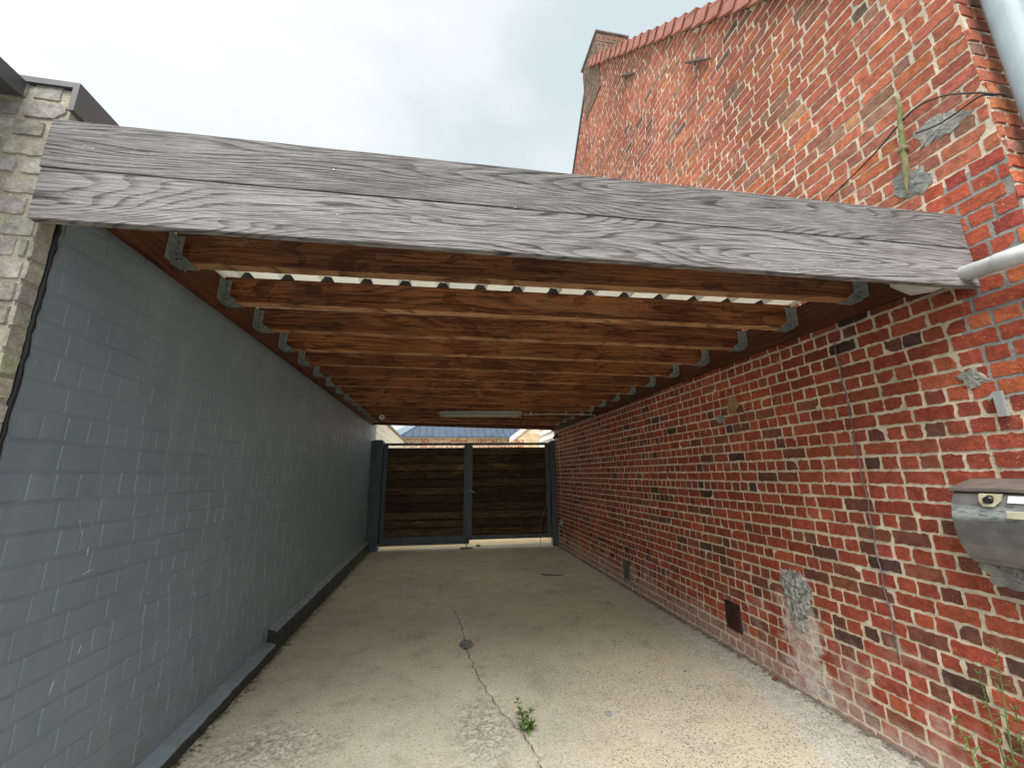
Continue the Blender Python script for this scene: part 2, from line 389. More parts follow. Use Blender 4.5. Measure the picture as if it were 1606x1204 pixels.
rough = np.maximum(np.clip(1.3 - np.hypot((X + .93) / .40, (Y - 2.86) / .24), 0, 1), np.clip(1.25 - np.hypot((X - .30) / .20, (Y - 2.80) / .38), 0, 1))
rough = np.maximum(rough, np.clip(1.1 - np.hypot((X + .25) / .28, (Y - 4.3) / .22), 0, 1) * .6)
dirt = np.maximum(np.clip(1 - (X + 1.40) / .16, 0, 1), np.clip((X - 2.40) / .12, 0, 1))
aggr = np.clip((X - .35) / .8, 0, 1) * np.clip((5.2 - Y) / 1.5, 0, 1)
def sm(shape, f):
    g = rg.normal(0, 1, (shape[0] // f + 3, shape[1] // f + 3))
    yi = np.arange(shape[0]) / f; xi = np.arange(shape[1]) / f; y0 = yi.astype(int); x0 = xi.astype(int); fy = (yi - y0)[:, None]; fx = (xi - x0)[None]
    fy = fy * fy * (3 - 2 * fy); fx = fx * fx * (3 - 2 * fx)
    return (g[np.ix_(y0, x0)] * (1 - fx) + g[np.ix_(y0, x0 + 1)] * fx) * (1 - fy) + (g[np.ix_(y0 + 1, x0)] * (1 - fx) + g[np.ix_(y0 + 1, x0 + 1)] * fx) * fy
Zf = sm(X.shape, 40) * .0035 + sm(X.shape, 9) * .0012 + rough * (sm(X.shape, 3) * .005 + rg.normal(0, .0022, X.shape) - .006) - crack * .012 + band * .003 + dirt * (np.abs(sm(X.shape, 3)) * .004) + rg.normal(0, .0005, X.shape)
P = np.stack([X, Y, Zf], -1).reshape(-1, 3); ny, nx = X.shape
idx = np.arange(ny * nx).reshape(ny, nx)
Fq = np.stack([idx[:-1, :-1], idx[:-1, 1:], idx[1:, 1:], idx[1:, :-1]], -1).reshape(-1, 4)
me = bpy.data.meshes.new('driveway'); me.vertices.add(len(P)); me.vertices.foreach_set('co', P.ravel())
me.loops.add(Fq.size); me.loops.foreach_set('vertex_index', Fq.ravel().astype(np.int32))
me.polygons.add(len(Fq)); me.polygons.foreach_set('loop_start', np.arange(0, Fq.size, 4, dtype=np.int32)); me.polygons.foreach_set('loop_total', np.full(len(Fq), 4, np.int32))
me.update(calc_edges=True); me.shade_smooth()
for nm, arr in (('wear', np.stack([light, crack, rough], -1)), ('grime', np.stack([dirt, aggr, band], -1))):
    at = me.attributes.new(nm, 'FLOAT_COLOR', 'POINT'); at.data.foreach_set('color', np.concatenate([np.clip(arr, 0, 1).reshape(-1, 3), np.ones((len(P), 1))], 1).astype(np.float32).ravel())
n = N('worn driveway concrete'); p = n.pos()
w = n.new('ShaderNodeSeparateColor'); n.put(w.inputs[0], n.attr('wear').outputs['Color'])
g = n.new('ShaderNodeSeparateColor'); n.put(g.inputs[0], n.attr('grime').outputs['Color'])
ax = n.xyz(p)
big = n.noise(p, .9, 4, .55); mid = n.noise(p, 4.5, 5, .6); fine = n.noise(p, 60, 4, .7)
c = n.mix(n.mr(big, .35, .65), (.445, .41, .33), (.545, .498, .39))
c = n.mix(n.mr(mid, .45, .75, 0, .55), c, (.52, .49, .42))
c = n.mix(n.mr(mid, .5, .28, 0, .5), c, (.26, .235, .19))
warm = n.math('MULTIPLY', g.outputs[1], n.mr(n.noise(p, 2.2, 3), .3, .6))
c = n.mix(n.math('MULTIPLY', warm, .4), c, (.55, .49, .36))
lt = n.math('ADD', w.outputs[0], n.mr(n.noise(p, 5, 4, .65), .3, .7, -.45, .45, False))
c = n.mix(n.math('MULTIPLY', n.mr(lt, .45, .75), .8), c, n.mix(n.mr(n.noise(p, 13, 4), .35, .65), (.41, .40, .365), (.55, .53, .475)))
st = n.noise(n.scale(p, (1.2, .45, 1)), 3.0, 5, .65, .6)
c = n.mix(n.mr(st, .60, .74, 0, .55), c, (.20, .17, .125))
v = n.vor(n.scale(p, (1, 1, .3)), 68)
agg = n.math('MULTIPLY', n.mr(v, .33, .22), n.mr(n.noise(p, 3.3, 3), .32, .55, .25, 1.0))
c = n.mix(n.math('MULTIPLY', agg, n.math('ADD', .12, n.math('MULTIPLY', g.outputs[1], .88))), c, (.14, .115, .09))
v2 = n.vor(p, 46, 'F1', 1)
c = n.mix(n.math('MULTIPLY', w.outputs[2], n.mr(fine, .35, .6, .15, .8)), c, n.mix(n.mr(n.noise(p, 38, 3), .4, .62), (.16, .145, .125), (.50, .47, .41)))
c = n.mix(n.mr(fine, .53, .68, 0, .6), c, (.17, .15, .12)); c = n.mix(n.mr(fine, .46, .32, 0, .5), c, (.68, .63, .54))
med = n.noise(n.scale(p, (1, 1.6, 1)), 21, 5, .7); c = n.mix(n.mr(med, .55, .70, 0, .4), c, (.20, .18, .14)); c = n.mix(n.mr(med, .44, .30, 0, .35), c, (.64, .60, .50))
dm = n.math('ADD', g.outputs[0], n.mr(n.noise(p, 15, 4, .7), .3, .7, -.4, .4, False))
c = n.mix(n.math('MULTIPLY', n.mr(dm, .35, .85), .75), c, (.085, .068, .048))
cm = n.math('MULTIPLY', n.mr(w.outputs[1], .35, .75), n.mr(n.noise(p, 9, 2), .3, .55, .25, .9))
c = n.mix(cm, c, (.075, .060, .042))
sp_ = n.math('MULTIPLY', n.mr(n.vor(p, 7.5), .055, .035), n.mr(n.noise(p, 2, 1), .45, .6))
c = n.mix(sp_, c, (.09, .075, .06))
h1 = n.bump(n.noise(n.scale(p, (1, 2.2, 1)), 42, 5, .7), .75, .007)
drive_m = n.done(c, .92, n.bump(n.noise(p, 150, 3, .7), .5, .003, h1), 0, .2)
tag(link('driveway', me, drive_m), kind='structure')

# ================================================================= RED BRICK HOUSE (right)
XR = 2.52; YF, YB = 1.12, 8.72
def roofz(y): return np.minimum(5.26 + 1.036 * (y - 2.07), 8.83 - 1.24 * (y - 5.52))
house = thing('brick_house', 'tall old red brick house with tiled gable and chimney on the right', 'house', (XR, YF, 0))
house_off = Vector((XR, YF, 0))
def keep(o):                       # world-space geometry parented to an offset empty
    o.matrix_parent_inverse = Matrix.Translation(-o.parent.location) if o.parent.rotation_euler.z == 0 else o.parent.matrix_basis.inverted(); return o
rng = np.random.default_rng(11)
prng = random.Random(3)
rects = []
for (a, b, c, d, hd) in bond(YF, YB, -.05, 8.9, .0812, .191, .0130, prng, mixabove=2.7):
    a = max(a, 2.07 + (d - .004 - 5.26) / 1.036); b = min(b, 5.52 + (8.83 - d) / 1.24)      # cut to the roof line
    if b - a > .03: rects.append((a, b, c, d, hd))
def repair(a, c): return a < 1.47 - .06 * math.sin(c * 9) and 1.82 < c < 2.92
def col_house(a, c, hd, rng):
    if repair(a, c) and a < 1.40: return pal_new(rng)
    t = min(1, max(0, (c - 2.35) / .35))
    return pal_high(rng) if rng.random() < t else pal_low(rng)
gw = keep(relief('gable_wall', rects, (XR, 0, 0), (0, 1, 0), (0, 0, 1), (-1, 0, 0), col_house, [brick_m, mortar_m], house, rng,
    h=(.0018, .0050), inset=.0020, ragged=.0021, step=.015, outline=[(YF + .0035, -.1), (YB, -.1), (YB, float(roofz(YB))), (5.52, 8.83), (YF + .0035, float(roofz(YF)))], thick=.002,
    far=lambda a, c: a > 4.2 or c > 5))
rects = [r for r in bond(2.512, 5.6, 1.2, 4.30, .0812, .191, .0125, random.Random(8))]
fw = keep(relief('front_wall', rects, (0, YF, 0), (1, 0, 0), (0, 0, 1), (0, -1, 0), lambda a, c, hd, rng: pal_high(rng) if c > 2.9 else pal_new(rng), [brick_m, mortar_m], house, rng,
    ragged=.0022, step=.028, outline=[(2.5235, -.1), (5.6, -.1), (5.6, 4.28), (2.5235, 4.28)], thick=.28))
# grey cement repair round the lost wall stub, other mortar patches
def wall_patch(pts, mat, t, seed, amp=.012, step=.028, name='mortar_patch', th=.006):
    rr = random.Random(seed); o = jag(pts, rr, step, amp); bm = bmesh.new()
    prism(bm, [(XR - t, y, z) for y, z in o], (th + .004, 0, 0)); return keep(obj(name, bm, mat, house))
wall_patch([(1.125, 1.78), (1.39, 1.80), (1.40, 2.05), (1.45, 2.10), (1.40, 2.30), (1.395, 2.68), (1.36, 2.90), (1.125, 2.94)], grey_mortar, .0012, 1, .007)
n = N('flaking cement render'); p = n.pos()
f = n.noise(p, 34, 5, .7)
patch_m = n.done(n.ramp(f, [(.30, (.10, .10, .10)), (.47, (.27, .28, .27)), (.56, (.60, .58, .53)), (.75, (.74, .72, .67))]), .95, n.bump(n.noise(p, 45, 5, .75), 1.0, .02), 0, .2)
cem_m = m_mortar('smooth grey cement', (.33, .35, .32), 0, (.46, .46, .41))
def lump(pts, mat, t, seed, name, amp=.016):
    """render patch with a lumpy face and ragged edge"""
    rr = random.Random(seed); o = jag(pts, rr, .014, amp); bm = bmesh.new(); cy = sum(q[0] for q in o) / len(o); cz = sum(q[1] for q in o) / len(o)
    prev = [bm.verts.new((XR + .002, y, z)) for y, z in o]
    for k, (sc_, d) in enumerate(((.97, .8), (.8, 1.05), (.55, 1.0), (.28, 1.15))):
        cur = [bm.verts.new((XR - t * d + rr.uniform(-.003, .003), cy + (y - cy) * sc_ + rr.uniform(-.004, .004), cz + (z - cz) * sc_ + rr.uniform(-.004, .004))) for y, z in o]
        for i in range(len(o)):
            j = (i + 1) % len(o); bm.faces.new((prev[i], prev[j], cur[j], cur[i]))
        prev = cur
    bm.faces.new(prev); bmesh.ops.recalc_face_normals(bm, faces=bm.faces[:])
    return keep(obj(name, bm, mat, house))
lump([(2.80, .76), (2.74, .80), (2.61, .80), (2.55, .72), (2.57, .60), (2.62, .54), (2.63, .44), (2.70, .39), (2.75, .47), (2.79, .60)], patch_m, .013, 4, 'render_patch')
lump([(1.60, 1.045), (1.50, 1.075), (1.40, 1.06), (1.40, .99), (1.48, .965), (1.57, .99)], cem_m, .0065, 5, 'mortar_patch', .014)
lump([(1.40, 3.30), (1.30, 3.31), (1.20, 3.24), (1.18, 3.19), (1.28, 3.17), (1.40, 3.19)], cem_m, .0065, 6, 'mortar_patch', .014)
lump([(1.57, 3.10), (1.50, 3.16), (1.41, 3.08), (1.38, 2.98), (1.44, 2.93), (1.56, 3.00)], cem_m, .0065, 7, 'mortar_patch', .014)
lump([(3.10, 2.12), (3.02, 2.14), (2.97, 2.05), (3.03, 1.99), (3.12, 2.03)], m_mortar('tan brick plug', (.42, .27, .15)), .012, 8, 'mortar_patch', .014)
lump([(3.30, 1.99), (3.20, 2.01), (3.16, 1.95), (3.24, 1.92)], cem_m, .0065, 9, 'mortar_patch', .014)
lump([(1.50, 1.95), (1.42, 1.97), (1.38, 1.90), (1.46, 1.87)], cem_m, .011, 10, 'mortar_patch', .008)
# vents
def vent(y0, y1, z0, z1, mat, slots):
    bm = bmesh.new(); box(bm, (XR - .012, y0, z0), (XR + .03, y1, z1), .002)
    box(bm, (XR - .016, y0 + .012, z0 + .012), (XR - .010, y1 - .012, z1 - .012), .001)
    for k in range(slots):
        z = z0 + .025 + k * (z1 - z0 - .05) / max(1, slots - 1); box(bm, (XR - .020, y0 + .02, z - .004), (XR - .014, y1 - .02, z + .004))
    return keep(obj('vent_grille', bm, mat, house))
rust_m = m_simple('rusted brown iron', (.060, .024, .018), .6, .3, .5, 20)
tag(vent(3.285, 3.465, .175, .395, rust_m, 6), 'rusty brown vent grille')
tag(vent(5.33, 5.50, .10, .34, m_simple('grey vent', (.10, .11, .11), .6), 6), 'grey vent grille')
# wall anchors
iron_m = m_simple('weathered iron', (.12, .085, .062), .75, .2, .4, 25, .4)
moss_m = N('mossy iron'); p = moss_m.obj(); moss_m = moss_m.done(moss_m.mix(moss_m.mr(moss_m.noise(p, 26, 4), .42, .58), (.17, .19, .065), (.30, .25, .14)), .9, moss_m.bump(moss_m.noise(p, 80, 3), .6, .004))
def anchor(a, b, r, mat, name='wall_anchor', out=.035):
    bm = bmesh.new(); A = Vector((XR - out, *a)); B = Vector((XR - out, *b)); mid = A.lerp(B, .55); d = (B - A)
    ar = random.Random(int(a[0] * 1000)); nA = 16
    tube(bm, [A.lerp(B, i / nA) + Vector((ar.uniform(-.4, .4), ar.uniform(-.45, .45), 0)) * r * .6 for i in range(nA + 1)], [r * (.45 + .65 * math.sin(math.pi * (i + .8) / (nA + 1.6))) * ar.uniform(.75, 1.2) for i in range(nA + 1)], 8)
    tube(bm, [mid + Vector((.05, 0, 0)), mid + Vector((-.018, 0, 0))], r * .8, 6)
    s = Vector((0, -d.z, d.y)).normalized(); tube(bm, [mid - s * r * 2.0, mid + s * r * 2.0], r * .7, 6)
    return keep(obj(name, bm, mat, house))
anchor((2.68, 5.42), (3.02, 5.79), .017, iron_m); anchor((4.02, 6.86), (4.38, 7.24), .020, iron_m)
tag(anchor((1.409, 3.55), (1.485, 2.965), .0135, moss_m), 'mossy green wall anchor')
# roof: two slopes, verge tiles, chimney
tile_m = m_simple('terracotta roof tile', (.42, .17, .115), .8, 0, .3, 6, .3)
bm = bmesh.new()
for (ya, yb) in ((YF - .18, 5.52), (5.52, YB + .15)):
    za, zb = float(roofz(ya)) + .06, float(roofz(yb)) + .06; nrow = int(abs(yb - ya) / .21)
    for k in range(nrow):
        t0, t1 = k / nrow, (k + 1) / nrow; y0, y1 = ya + (yb - ya) * t0, ya + (yb - ya) * t1; z0, z1 = za + (zb - za) * t0, za + (zb - za) * t1
        hexa(bm, [(XR + .02, y0, z0), (8.2, y0, z0), (8.2, y1, z1), (XR + .02, y1, z1), (XR + .02, y0, z0 + .05), (8.2, y0, z0 + .05), (8.2, y1, z1 + .05), (XR + .02, y1, z1 + .05)])
keep(obj('roof', bm, tile_m, house))
bm = bmesh.new(); rr = random.Random(2); L = math.hypot(1, 1.036); dy, dz = 1 / L, 1.036 / L; sl_, nT = .235, 27
for k in range(nT):
    y0 = YF - .12 + k * sl_ * dy; z0 = float(roofz(y0)) + rr.uniform(-.006, .006); ln = sl_ * 1.10
    for (x0, x1, d0, d1) in ((XR - .060, XR - .030, -.005, .098), (XR - .060, XR + .16, .0985, .122)):
        lift = .030; xo = rr.uniform(-.005, .005)
        a = [(y0 - dz * d0, z0 + dy * d0), (y0 + dy * ln - dz * (d0 - lift), z0 + dz * ln + dy * (d0 - lift)), (y0 + dy * ln - dz * (d1 - lift), z0 + dz * ln + dy * (d1 - lift)), (y0 - dz * d1, z0 + dy * d1)]
        hexa(bm, [(x0 + xo - .020, *a[0]), (x0 + xo, *a[1]), (x1 + xo, *a[1]), (x1 + xo, *a[0]), (x0 + xo - .020, *a[3]), (x0 + xo, *a[2]), (x1 + xo, *a[2]), (x1 + xo, *a[3])])
bmesh.ops.recalc_face_normals(bm, faces=bm.faces[:])
keep(obj('verge_tiles', bm, m_simple('pink clay verge tile', (.44, .185, .135), .75, 0, .22, 5, .25), house))
bm = bmesh.new(); prev = None   # ragged mortar bedding under the verge
for k in range(150):
    y = YF + .0 + k * .0293; z = float(roofz(y)); o_, u_, l_ = rr.uniform(.004, .026), .10, rr.uniform(.004, .05)
    cur = [bm.verts.new(q) for q in ((XR + .01, y, z + u_), (XR - .026, y, z + u_), (XR - o_, y, z - l_ * .4), (XR - o_ * .5 + .002, y, z - l_), (XR + .01, y, z - l_))]
    if prev:
        for q in range(5): bm.faces.new((prev[q], prev[(q + 1) % 5], cur[(q + 1) % 5], cur[q]))
    else: bm.faces.new(cur)
    prev = cur
bm.faces.new(prev[::-1]); bmesh.ops.recalc_face_normals(bm, faces=bm.faces[:])
keep(obj('verge_bedding', bm, m_mortar('dark verge mortar', (.11, .09, .075)), house))
ymax = YB
bm = bmesh.new(); y0, y1 = 5.62, YB + .15
z0, z1 = float(roofz(y0)), float(roofz(y1)); prism(bm, [(XR - .02, y0, z0 - .05), (XR - .02, y1, z1 - .05), (XR - .02, y1, z1 + .05), (XR - .02, y0, z0 + .05)], (.14, 0, 0))
keep(obj('rear_verge', bm, m_simple('dark verge slate', (.06, .05, .05), .7), house))
CH = (XR - .012, 5.09, 3.08, 5.80)
chim_col = lambda a, c, hd, rng: palette([(3, (.30, .15, .10)), (3, (.24, .17, .12)), (1, (.36, .14, .09))])(rng)
ch = keep(relief('chimney', bond(CH[1], CH[3], 7.9, 9.03, .0812, .191, .012, random.Random(4)), (CH[0], 0, 0), (0, 1, 0), (0, 0, 1), (-1, 0, 0), lambda a, c, hd, rng: palette([(3, (.30, .23, .17)), (2, (.24, .19, .15)), (1, (.32, .17, .12))])(rng),
    [brick_far, m_mortar('sooty mortar', (.30, .25, .19))], house, rng, step=.06, outline=[(CH[1], 7.9), (CH[3], 7.9), (CH[3], 9.05), (CH[1], 9.05)], thick=.555))
c2 = keep(relief('chimney_front', bond(CH[0], CH[2], 8.2, 9.03, .0812, .191, .012, random.Random(5)), (0, CH[1], 0), (1, 0, 0), (0, 0, 1), (0, -1, 0), chim_col, [brick_far, mortar_m], house, rng, step=.06))
bm = bmesh.new(); box(bm, (CH[0] - .03, CH[1] - .03, 9.05), (CH[2] + .03, CH[3] + .03, 9.09), .01); box(bm, (CH[0] + .12, CH[1] + .12, 9.09), (CH[2] - .12, CH[3] - .12, 9.16), .02)
cap = obj('chimney_cap', bm, m_mortar('cap mortar', (.28, .26, .23)), ch)
for o in (c2,): o.parent = ch; o.matrix_parent_inverse = Matrix.Identity(4)

# zinc downpipe at the house corner
zinc_m = m_simple('pale zinc', (.25, .315, .345), .55, .15, .12, 4, .05)
dp = thing('downpipe', 'wide pale zinc downpipe at the front corner of the red house', 'downpipe', (2.62, 1.02, 0))
bm = bmesh.new(); tube(bm, [(0, 0, .0), (0, 0, 2.0), (0, 0, 4.1)], .064, 20); tube(bm, [(0, 0, 2.80), (0, 0, 2.92)], .069, 20); obj('pipe', bm, zinc_m, dp)
bm = bmesh.new(); tube(bm, [(0, 0, 2.70), (0, 0, 2.735)], .070, 20); box(bm, (-.012, .05, 2.705), (.012, .12, 2.73)); obj('bracket', bm, m_simple('galvanised bracket', (.55, .58, .60), .4, .5), dp)

# ================================================================= CARPORT
XL = -1.45
carport = thing('carport', 'timber carport roof with grey weathered fascia spanning between both walls', 'carport', (.5, 1.5, 2.4))
def kc(o): o.matrix_parent_inverse = Matrix.Translation(-carport.location); return o
edge_lit_m = m_wood('chipped pine edge and lit underside', (.54, .31, .15), (.40, .21, .095), (.62, .40, .22), kz=26, amp=3, rings=4, dark=(.12, .05, .02))  # chipped edge wood; on the underside its paleness paints in floor-bounce light
joist_m = m_wood('stained pine joist', (.285, .103, .036), (.125, .040, .015), (.40, .180, .070), kz=26, amp=3.6, kx=.60, rings=4.0, dark=(.040, .013, .006), lc=(.45, 1.0), squig=.85, stain=.7, fibre=.35, rough=.62, zs=3.0)
ledger_m = m_wood('dark pine ledger', (.135, .050, .022), (.09, .032, .015), (.20, .09, .038), kz=26, amp=3.5, kx=.6, rings=4, dark=(.045, .016, .007), fibre=.35, rough=.7)
fascia_m = m_wood('silvered weathered plank', (.165, .157, .155), (.255, .246, .244), (.46, .45, .445), kz=34, amp=7.6, kx=.42, rings=6.0, dark=(.040, .035, .034), lc=(.6, 1.0), fibre=.62, rough=.85, pale=.35, bumpd=.003, zs=3.4)
def local_board(name, A, B, h0, h1, t, mat, bev=.003, drop=None):
    """board from A to B (bottom front line, world); heights h0/h1 at the ends, thickness t going back"""
    A, B = Vector(A), Vector(B); L = (Vector((B.x, B.y, 0)) - Vector((A.x, A.y, 0))).length
    ang = math.atan2(B.y - A.y, B.x - A.x); dz = B.z - A.z; bm = bmesh.new()
    hexa(bm, [(0, 0, 0), (L, 0, dz), (L, t, dz), (0, t, 0), (0, 0, h0), (L, 0, dz + h1), (L, t, dz + h1), (0, t, h0)])
    bmesh.ops.bevel(bm, geom=bm.edges[:], offset=bev, segments=1, affect='EDGES')
    o = obj(name, bm, mat, carport); o.matrix_basis = Matrix.Translation(A) @ Matrix.Rotation(ang, 4, 'Z'); return kc(o)
tag(local_board('fascia_board', (-1.452, 1.503, 2.397), (2.508, 1.32, 2.337), .205, .200, .034, fascia_m, .002), 'lower grey fascia plank')
tag(local_board('fascia_board', (-1.462, 1.5055, 2.6085), (2.508, 1.3225, 2.5425), .2065, .1845, .034, fascia_m, .002), 'upper grey fascia plank')
n = N('steel screws'); screw_m = n.done((.40, .40, .39), .4, None, .5)
for (x, z) in ((-1.33, .31), (-1.32, .10), (-.45, .31), (-.42, .11), (.28, .29), (.28, .21), (1.2, .29), (1.22, .08), (2.2, .29), (2.22, .09)):
    t = (x + 1.45) / 3.96; y = 1.503 - .183 * t; zz = 2.397 - .06 * t + z; bm = bmesh.new(); tube(bm, [(x, y + .003, zz), (x, y - .0008, zz)], .0024, 8); kc(obj('screw', bm, screw_m, carport))
JN = 14; ZL, ZR = 2.588, 2.488
def jl(k): return 2.14 + .49 * k
def jr(k): return 1.80 + .48 * k
for side in (0, 1):
    bm = bmesh.new(); x0, x1 = ((XL + .002, XL + .046), (XR - .058, XR - .012))[side]; z = (2.548, 2.424)[side]
    box(bm, (0, 0, 0), (7.35, x1 - x0, .205), .004)
    o = obj('ledger', bm, ledger_m, carport); o.matrix_basis = Matrix.Translation((x1, 1.552 if side == 0 else 1.375, z)) @ Matrix.Rotation(R(90), 4, 'Z'); kc(o)
hang_m = m_simple('galvanised steel', (.25, .275, .27), .55, .35, .3, 30, .2)
hole_m = m_simple('dark hole', (.02, .02, .02), .8)
def hanger_mesh(sgn):
    """joist end at local x=0, joist runs to +x*sgn; front face y=0, back y=.065"""
    bm = bmesh.new(); t = .0025
    for y in (-t, .065):
        pr = [(0, -.004), (.105, -.004), (.080, .022), (.050, .040), (.046, .060), (.046, .150), (0, .150)]
        prism(bm, [(sgn * q[0], y, q[1]) for q in pr], (0, t, 0))
    box(bm, (min(0, sgn * .10), -t, -.0065), (max(0, sgn * .10), .065 + t, -.0035))
    for y0, y1 in ((-.045, 0), (.065, .11)):
        box(bm, (min(0, sgn * t), y0, .004), (max(0, sgn * t), y1, .150))
    for (x, z) in ((.022, .045), (.022, .08), (.022, .115), (.055, .018), (.03, .018)):
        bmesh.ops.create_cone(bm, cap_ends=True, segments=8, radius1=.005, radius2=.005, depth=.001, matrix=Matrix.Translation((sgn * x, -t - .0006, z)) @ Matrix.Rotation(R(90), 4, 'X'))
        for f in bm.faces:
            if len(f.verts) == 8 and f.calc_center_median().y < -t - .0003: f.material_index = 1
    for k in range(6):
        for y in (-.012, -.03):
            z = .02 + k * .023; bmesh.ops.create_cone(bm, cap_ends=True, segments=6, radius1=.0035, radius2=.0035, depth=.001, matrix=Matrix.Translation((sgn * (t + .0006), y, z)) @ Matrix.Rotation(R(90), 4, 'Y'))
    me = bpy.data.meshes.new('joist_hanger'); bm.normal_update(); bm.to_mesh(me); bm.free(); me.materials.append(hang_m); me.materials.append(hole_m); return me
hmL, hmR = hanger_mesh(1), hanger_mesh(-1)
def joist_mesh():
    bm = bmesh.new(); Lx = 1.0; rr = random.Random(9); nseg = 130; rings = []
    for i in range(nseg + 1):
        x = i / nseg; e0 = max(0, math.sin(i * .37) + .7 * math.sin(i * .83 + 1)); e1, e2 = .002 + .004 * e0 * rr.random(), .0025 + .007 * e0 * rr.random(); w1, w2 = rr.uniform(-.0016, .0016), rr.uniform(-.002, .002)
        rings.append([bm.verts.new(v) for v in ((x, e1, 0), (x, .062, .0 + w2 * .4), (x, .065, .004), (x, .065, .174), (x, 0, .174), (x, 0, e2))])
    for a, b in zip(rings, rings[1:]):
        for k in range(6):
            f = bm.faces.new((a[k], b[k], b[(k + 1) % 6], a[(k + 1) % 6])); f.material_index = 1 if k in (0, 5) else 0  # underside and chipped lower edge get the paler, lit-looking wood
    bm.faces.new(rings[0]); bm.faces.new(rings[-1][::-1]); bmesh.ops.recalc_face_normals(bm, faces=bm.faces[:]); return bm
xl, xr = XL + .048, XR - .060
proto = None
for k in range(JN):
    A = Vector((xl, jl(k), ZL)); B = Vector((xr, jr(k), ZR)); L = (B - A).length
    if proto is None:
        bm = joist_mesh(); bmesh.ops.scale(bm, vec=(L, 1, 1), verts=bm.verts[:]); j = obj('joist', bm, [joist_m, edge_lit_m], carport); proto = j
        hs = [link('joist_hanger', hmL, [], j), link('joist_hanger', hmR, [], j)]
    else:
        j = proto.copy(); C.objects.link(j); j.parent = carport; hs2 = []
        for h_ in hs:
            c_ = h_.copy(); C.objects.link(c_); c_.parent = j; hs2.append(c_)
    d = (B - A).normalized(); zz = Vector((0, 0, 1)); yy = zz.cross(d).normalized(); zz = d.cross(yy)
    j.matrix_basis = Matrix(((d.x, yy.x, zz.x, A.x), (d.y, yy.y, zz.y, A.y), (d.z, yy.z, zz.z, A.z), (0, 0, 0, 1))); kc(j)
    if k == 0: hs[0].location = (0, 0, 0); hs[1].location = (L, 0, 0)
    Lk = L
    if k:
        hs2[0].location = (0, 0, 0); hs2[1].location = (L, 0, 0)
# end beam, roof sheet
local_board('end_beam', (XL + .01, 8.78, ZL - .035), (XR - .02, 8.50, ZR - .055), .20, .22, .05, ledger_m)
bm = bmesh.new(); prof = []
x = XL - .02
while x < XR - .06:
    prof += [(x, 0), (x + .165, 0), (x + .187, .040), (x + .228, .040)]; x += .25
prof.append((XR - .02, 0)); prof = [q for q in prof if q[0] <= XR - .015]
def zt(x): return 2.765 + (2.665 - 2.765) * (x - XL) / (XR - XL)
ra = [[bm.verts.new((x, (1.555 - .0455 * (x - XL)) if y is None else y - .068 * (x - XL), zt(x) + h)) for x, h in prof] for y in (None, 3.2, 5, 7, 8.95)]
for a, b in zip(ra, ra[1:]):
    for i in range(len(prof) - 1): bm.faces.new((a[i], a[i + 1], b[i + 1], b[i]))
bmesh.ops.solidify(bm, geom=bm.faces[:], thickness=.002)
kc(obj('roof_sheet', bm, m_simple('cream steel sheet', (.66, .65, .575), .4, 0, .06, 3, .02), carport))
rib_shade_m = m_simple('dark rib shade', (.05, .05, .048), .95)  # dark blocks added to draw the shade inside the rib openings
xk = XL - .02 + .165
while xk < XR - .16:
    yk = jl(1) + .008 - (jl(1) - jr(1)) * (xk + .04 - XL) / (XR - XL)
    for q in (0,):
        bm = bmesh.new(); prism(bm, [(xk - .006, yk, zt(xk) - .004), (xk + .090, yk, zt(xk + .085) - .004), (xk + .066, yk, zt(xk + .06) + .0385), (xk + .0225, yk, zt(xk + .02) + .0385)], (0, .05, 0)); kc(obj('rib_shade_block', bm, rib_shade_m, carport))
    xk += .25
bm = bmesh.new(); tube(bm, [(2.395, 1.375, 2.405), (2.395, 1.43, 2.405), (2.395, 1.50, 2.42), (2.395, 1.55, 2.47), (2.395, 1.555, 2.60)], .046, 18); kc(obj('gutter_outlet', bm, m_simple('white plastic', (.66, .66, .62), .45, 0, .08, 5, .05), carport))

# white drain pipe along the wall
pvc = m_simple('weathered white plastic pipe', (.62, .64, .64), .5, 0, .10, 16, .25)
dr = thing('drain_pipe', 'short white plastic drain pipe running out of the grey fascia along the brick', 'pipe', (2.432, 1.352, 2.402))
bm = bmesh.new(); tube(bm, [(0, 0.0, 0), (0, -.003, 0), (0, -.55, -.03)], [.028, .036, .036], 22); obj('pipe', bm, pvc, dr)
bm = bmesh.new(); tube(bm, [(0, -.14, -.0076), (0, -.145, -.008), (0, -.30, -.0164)], [.036, .040, .040], 22); obj('pipe_socket', bm, pvc, dr)

# ================================================================= LEFT: painted wall, pale brick building
n = N('slate grey wall paint'); p = n.pos(); f = n.noise(p, 3.5, 4, .6); ax = n.xyz(p)
c = n.mix(n.mr(f, .3, .7), (.205, .260, .306), (.232, .288, .334))
c = n.mix(n.mr(n.noise(n.scale(p, (1, 2.5, .5)), 2.2, 4, .6), .55, .75, 0, .35), c, (.32, .36, .38))
c = n.mix(n.math('MULTIPLY', n.mr(n.noise(p, 60, 2), .735, .76), n.mr(n.noise(p, 2.5, 2), .46, .6)), c, (.62, .64, .64))
c = n.mix(n.math('MULTIPLY', n.mr(n.noise(n.scale(p, (1, 9, 3)), 5, 3), .70, .72), n.mr(n.noise(p, 1.7, 2), .45, .58)), c, (.52, .56, .56))
c = n.mix(n.math('MULTIPLY', n.mr(ax[2], .55, .1), n.mr(n.noise(p, 9, 4), .45, .7, 0, .5)), c, (.20, .19, .165))
paint_m = n.done(c, n.mr(n.noise(p, 8, 3), .3, .7, .40, .58), n.bump(n.noise(p, 70, 4, .6), .30, .004, n.bump(n.noise(p, 14, 3), .15, .008)), 0, .42)
pw = thing('painted_wall', 'long brick wall painted slate grey on the left side of the passage', 'wall', (XL, 1.61, 0))
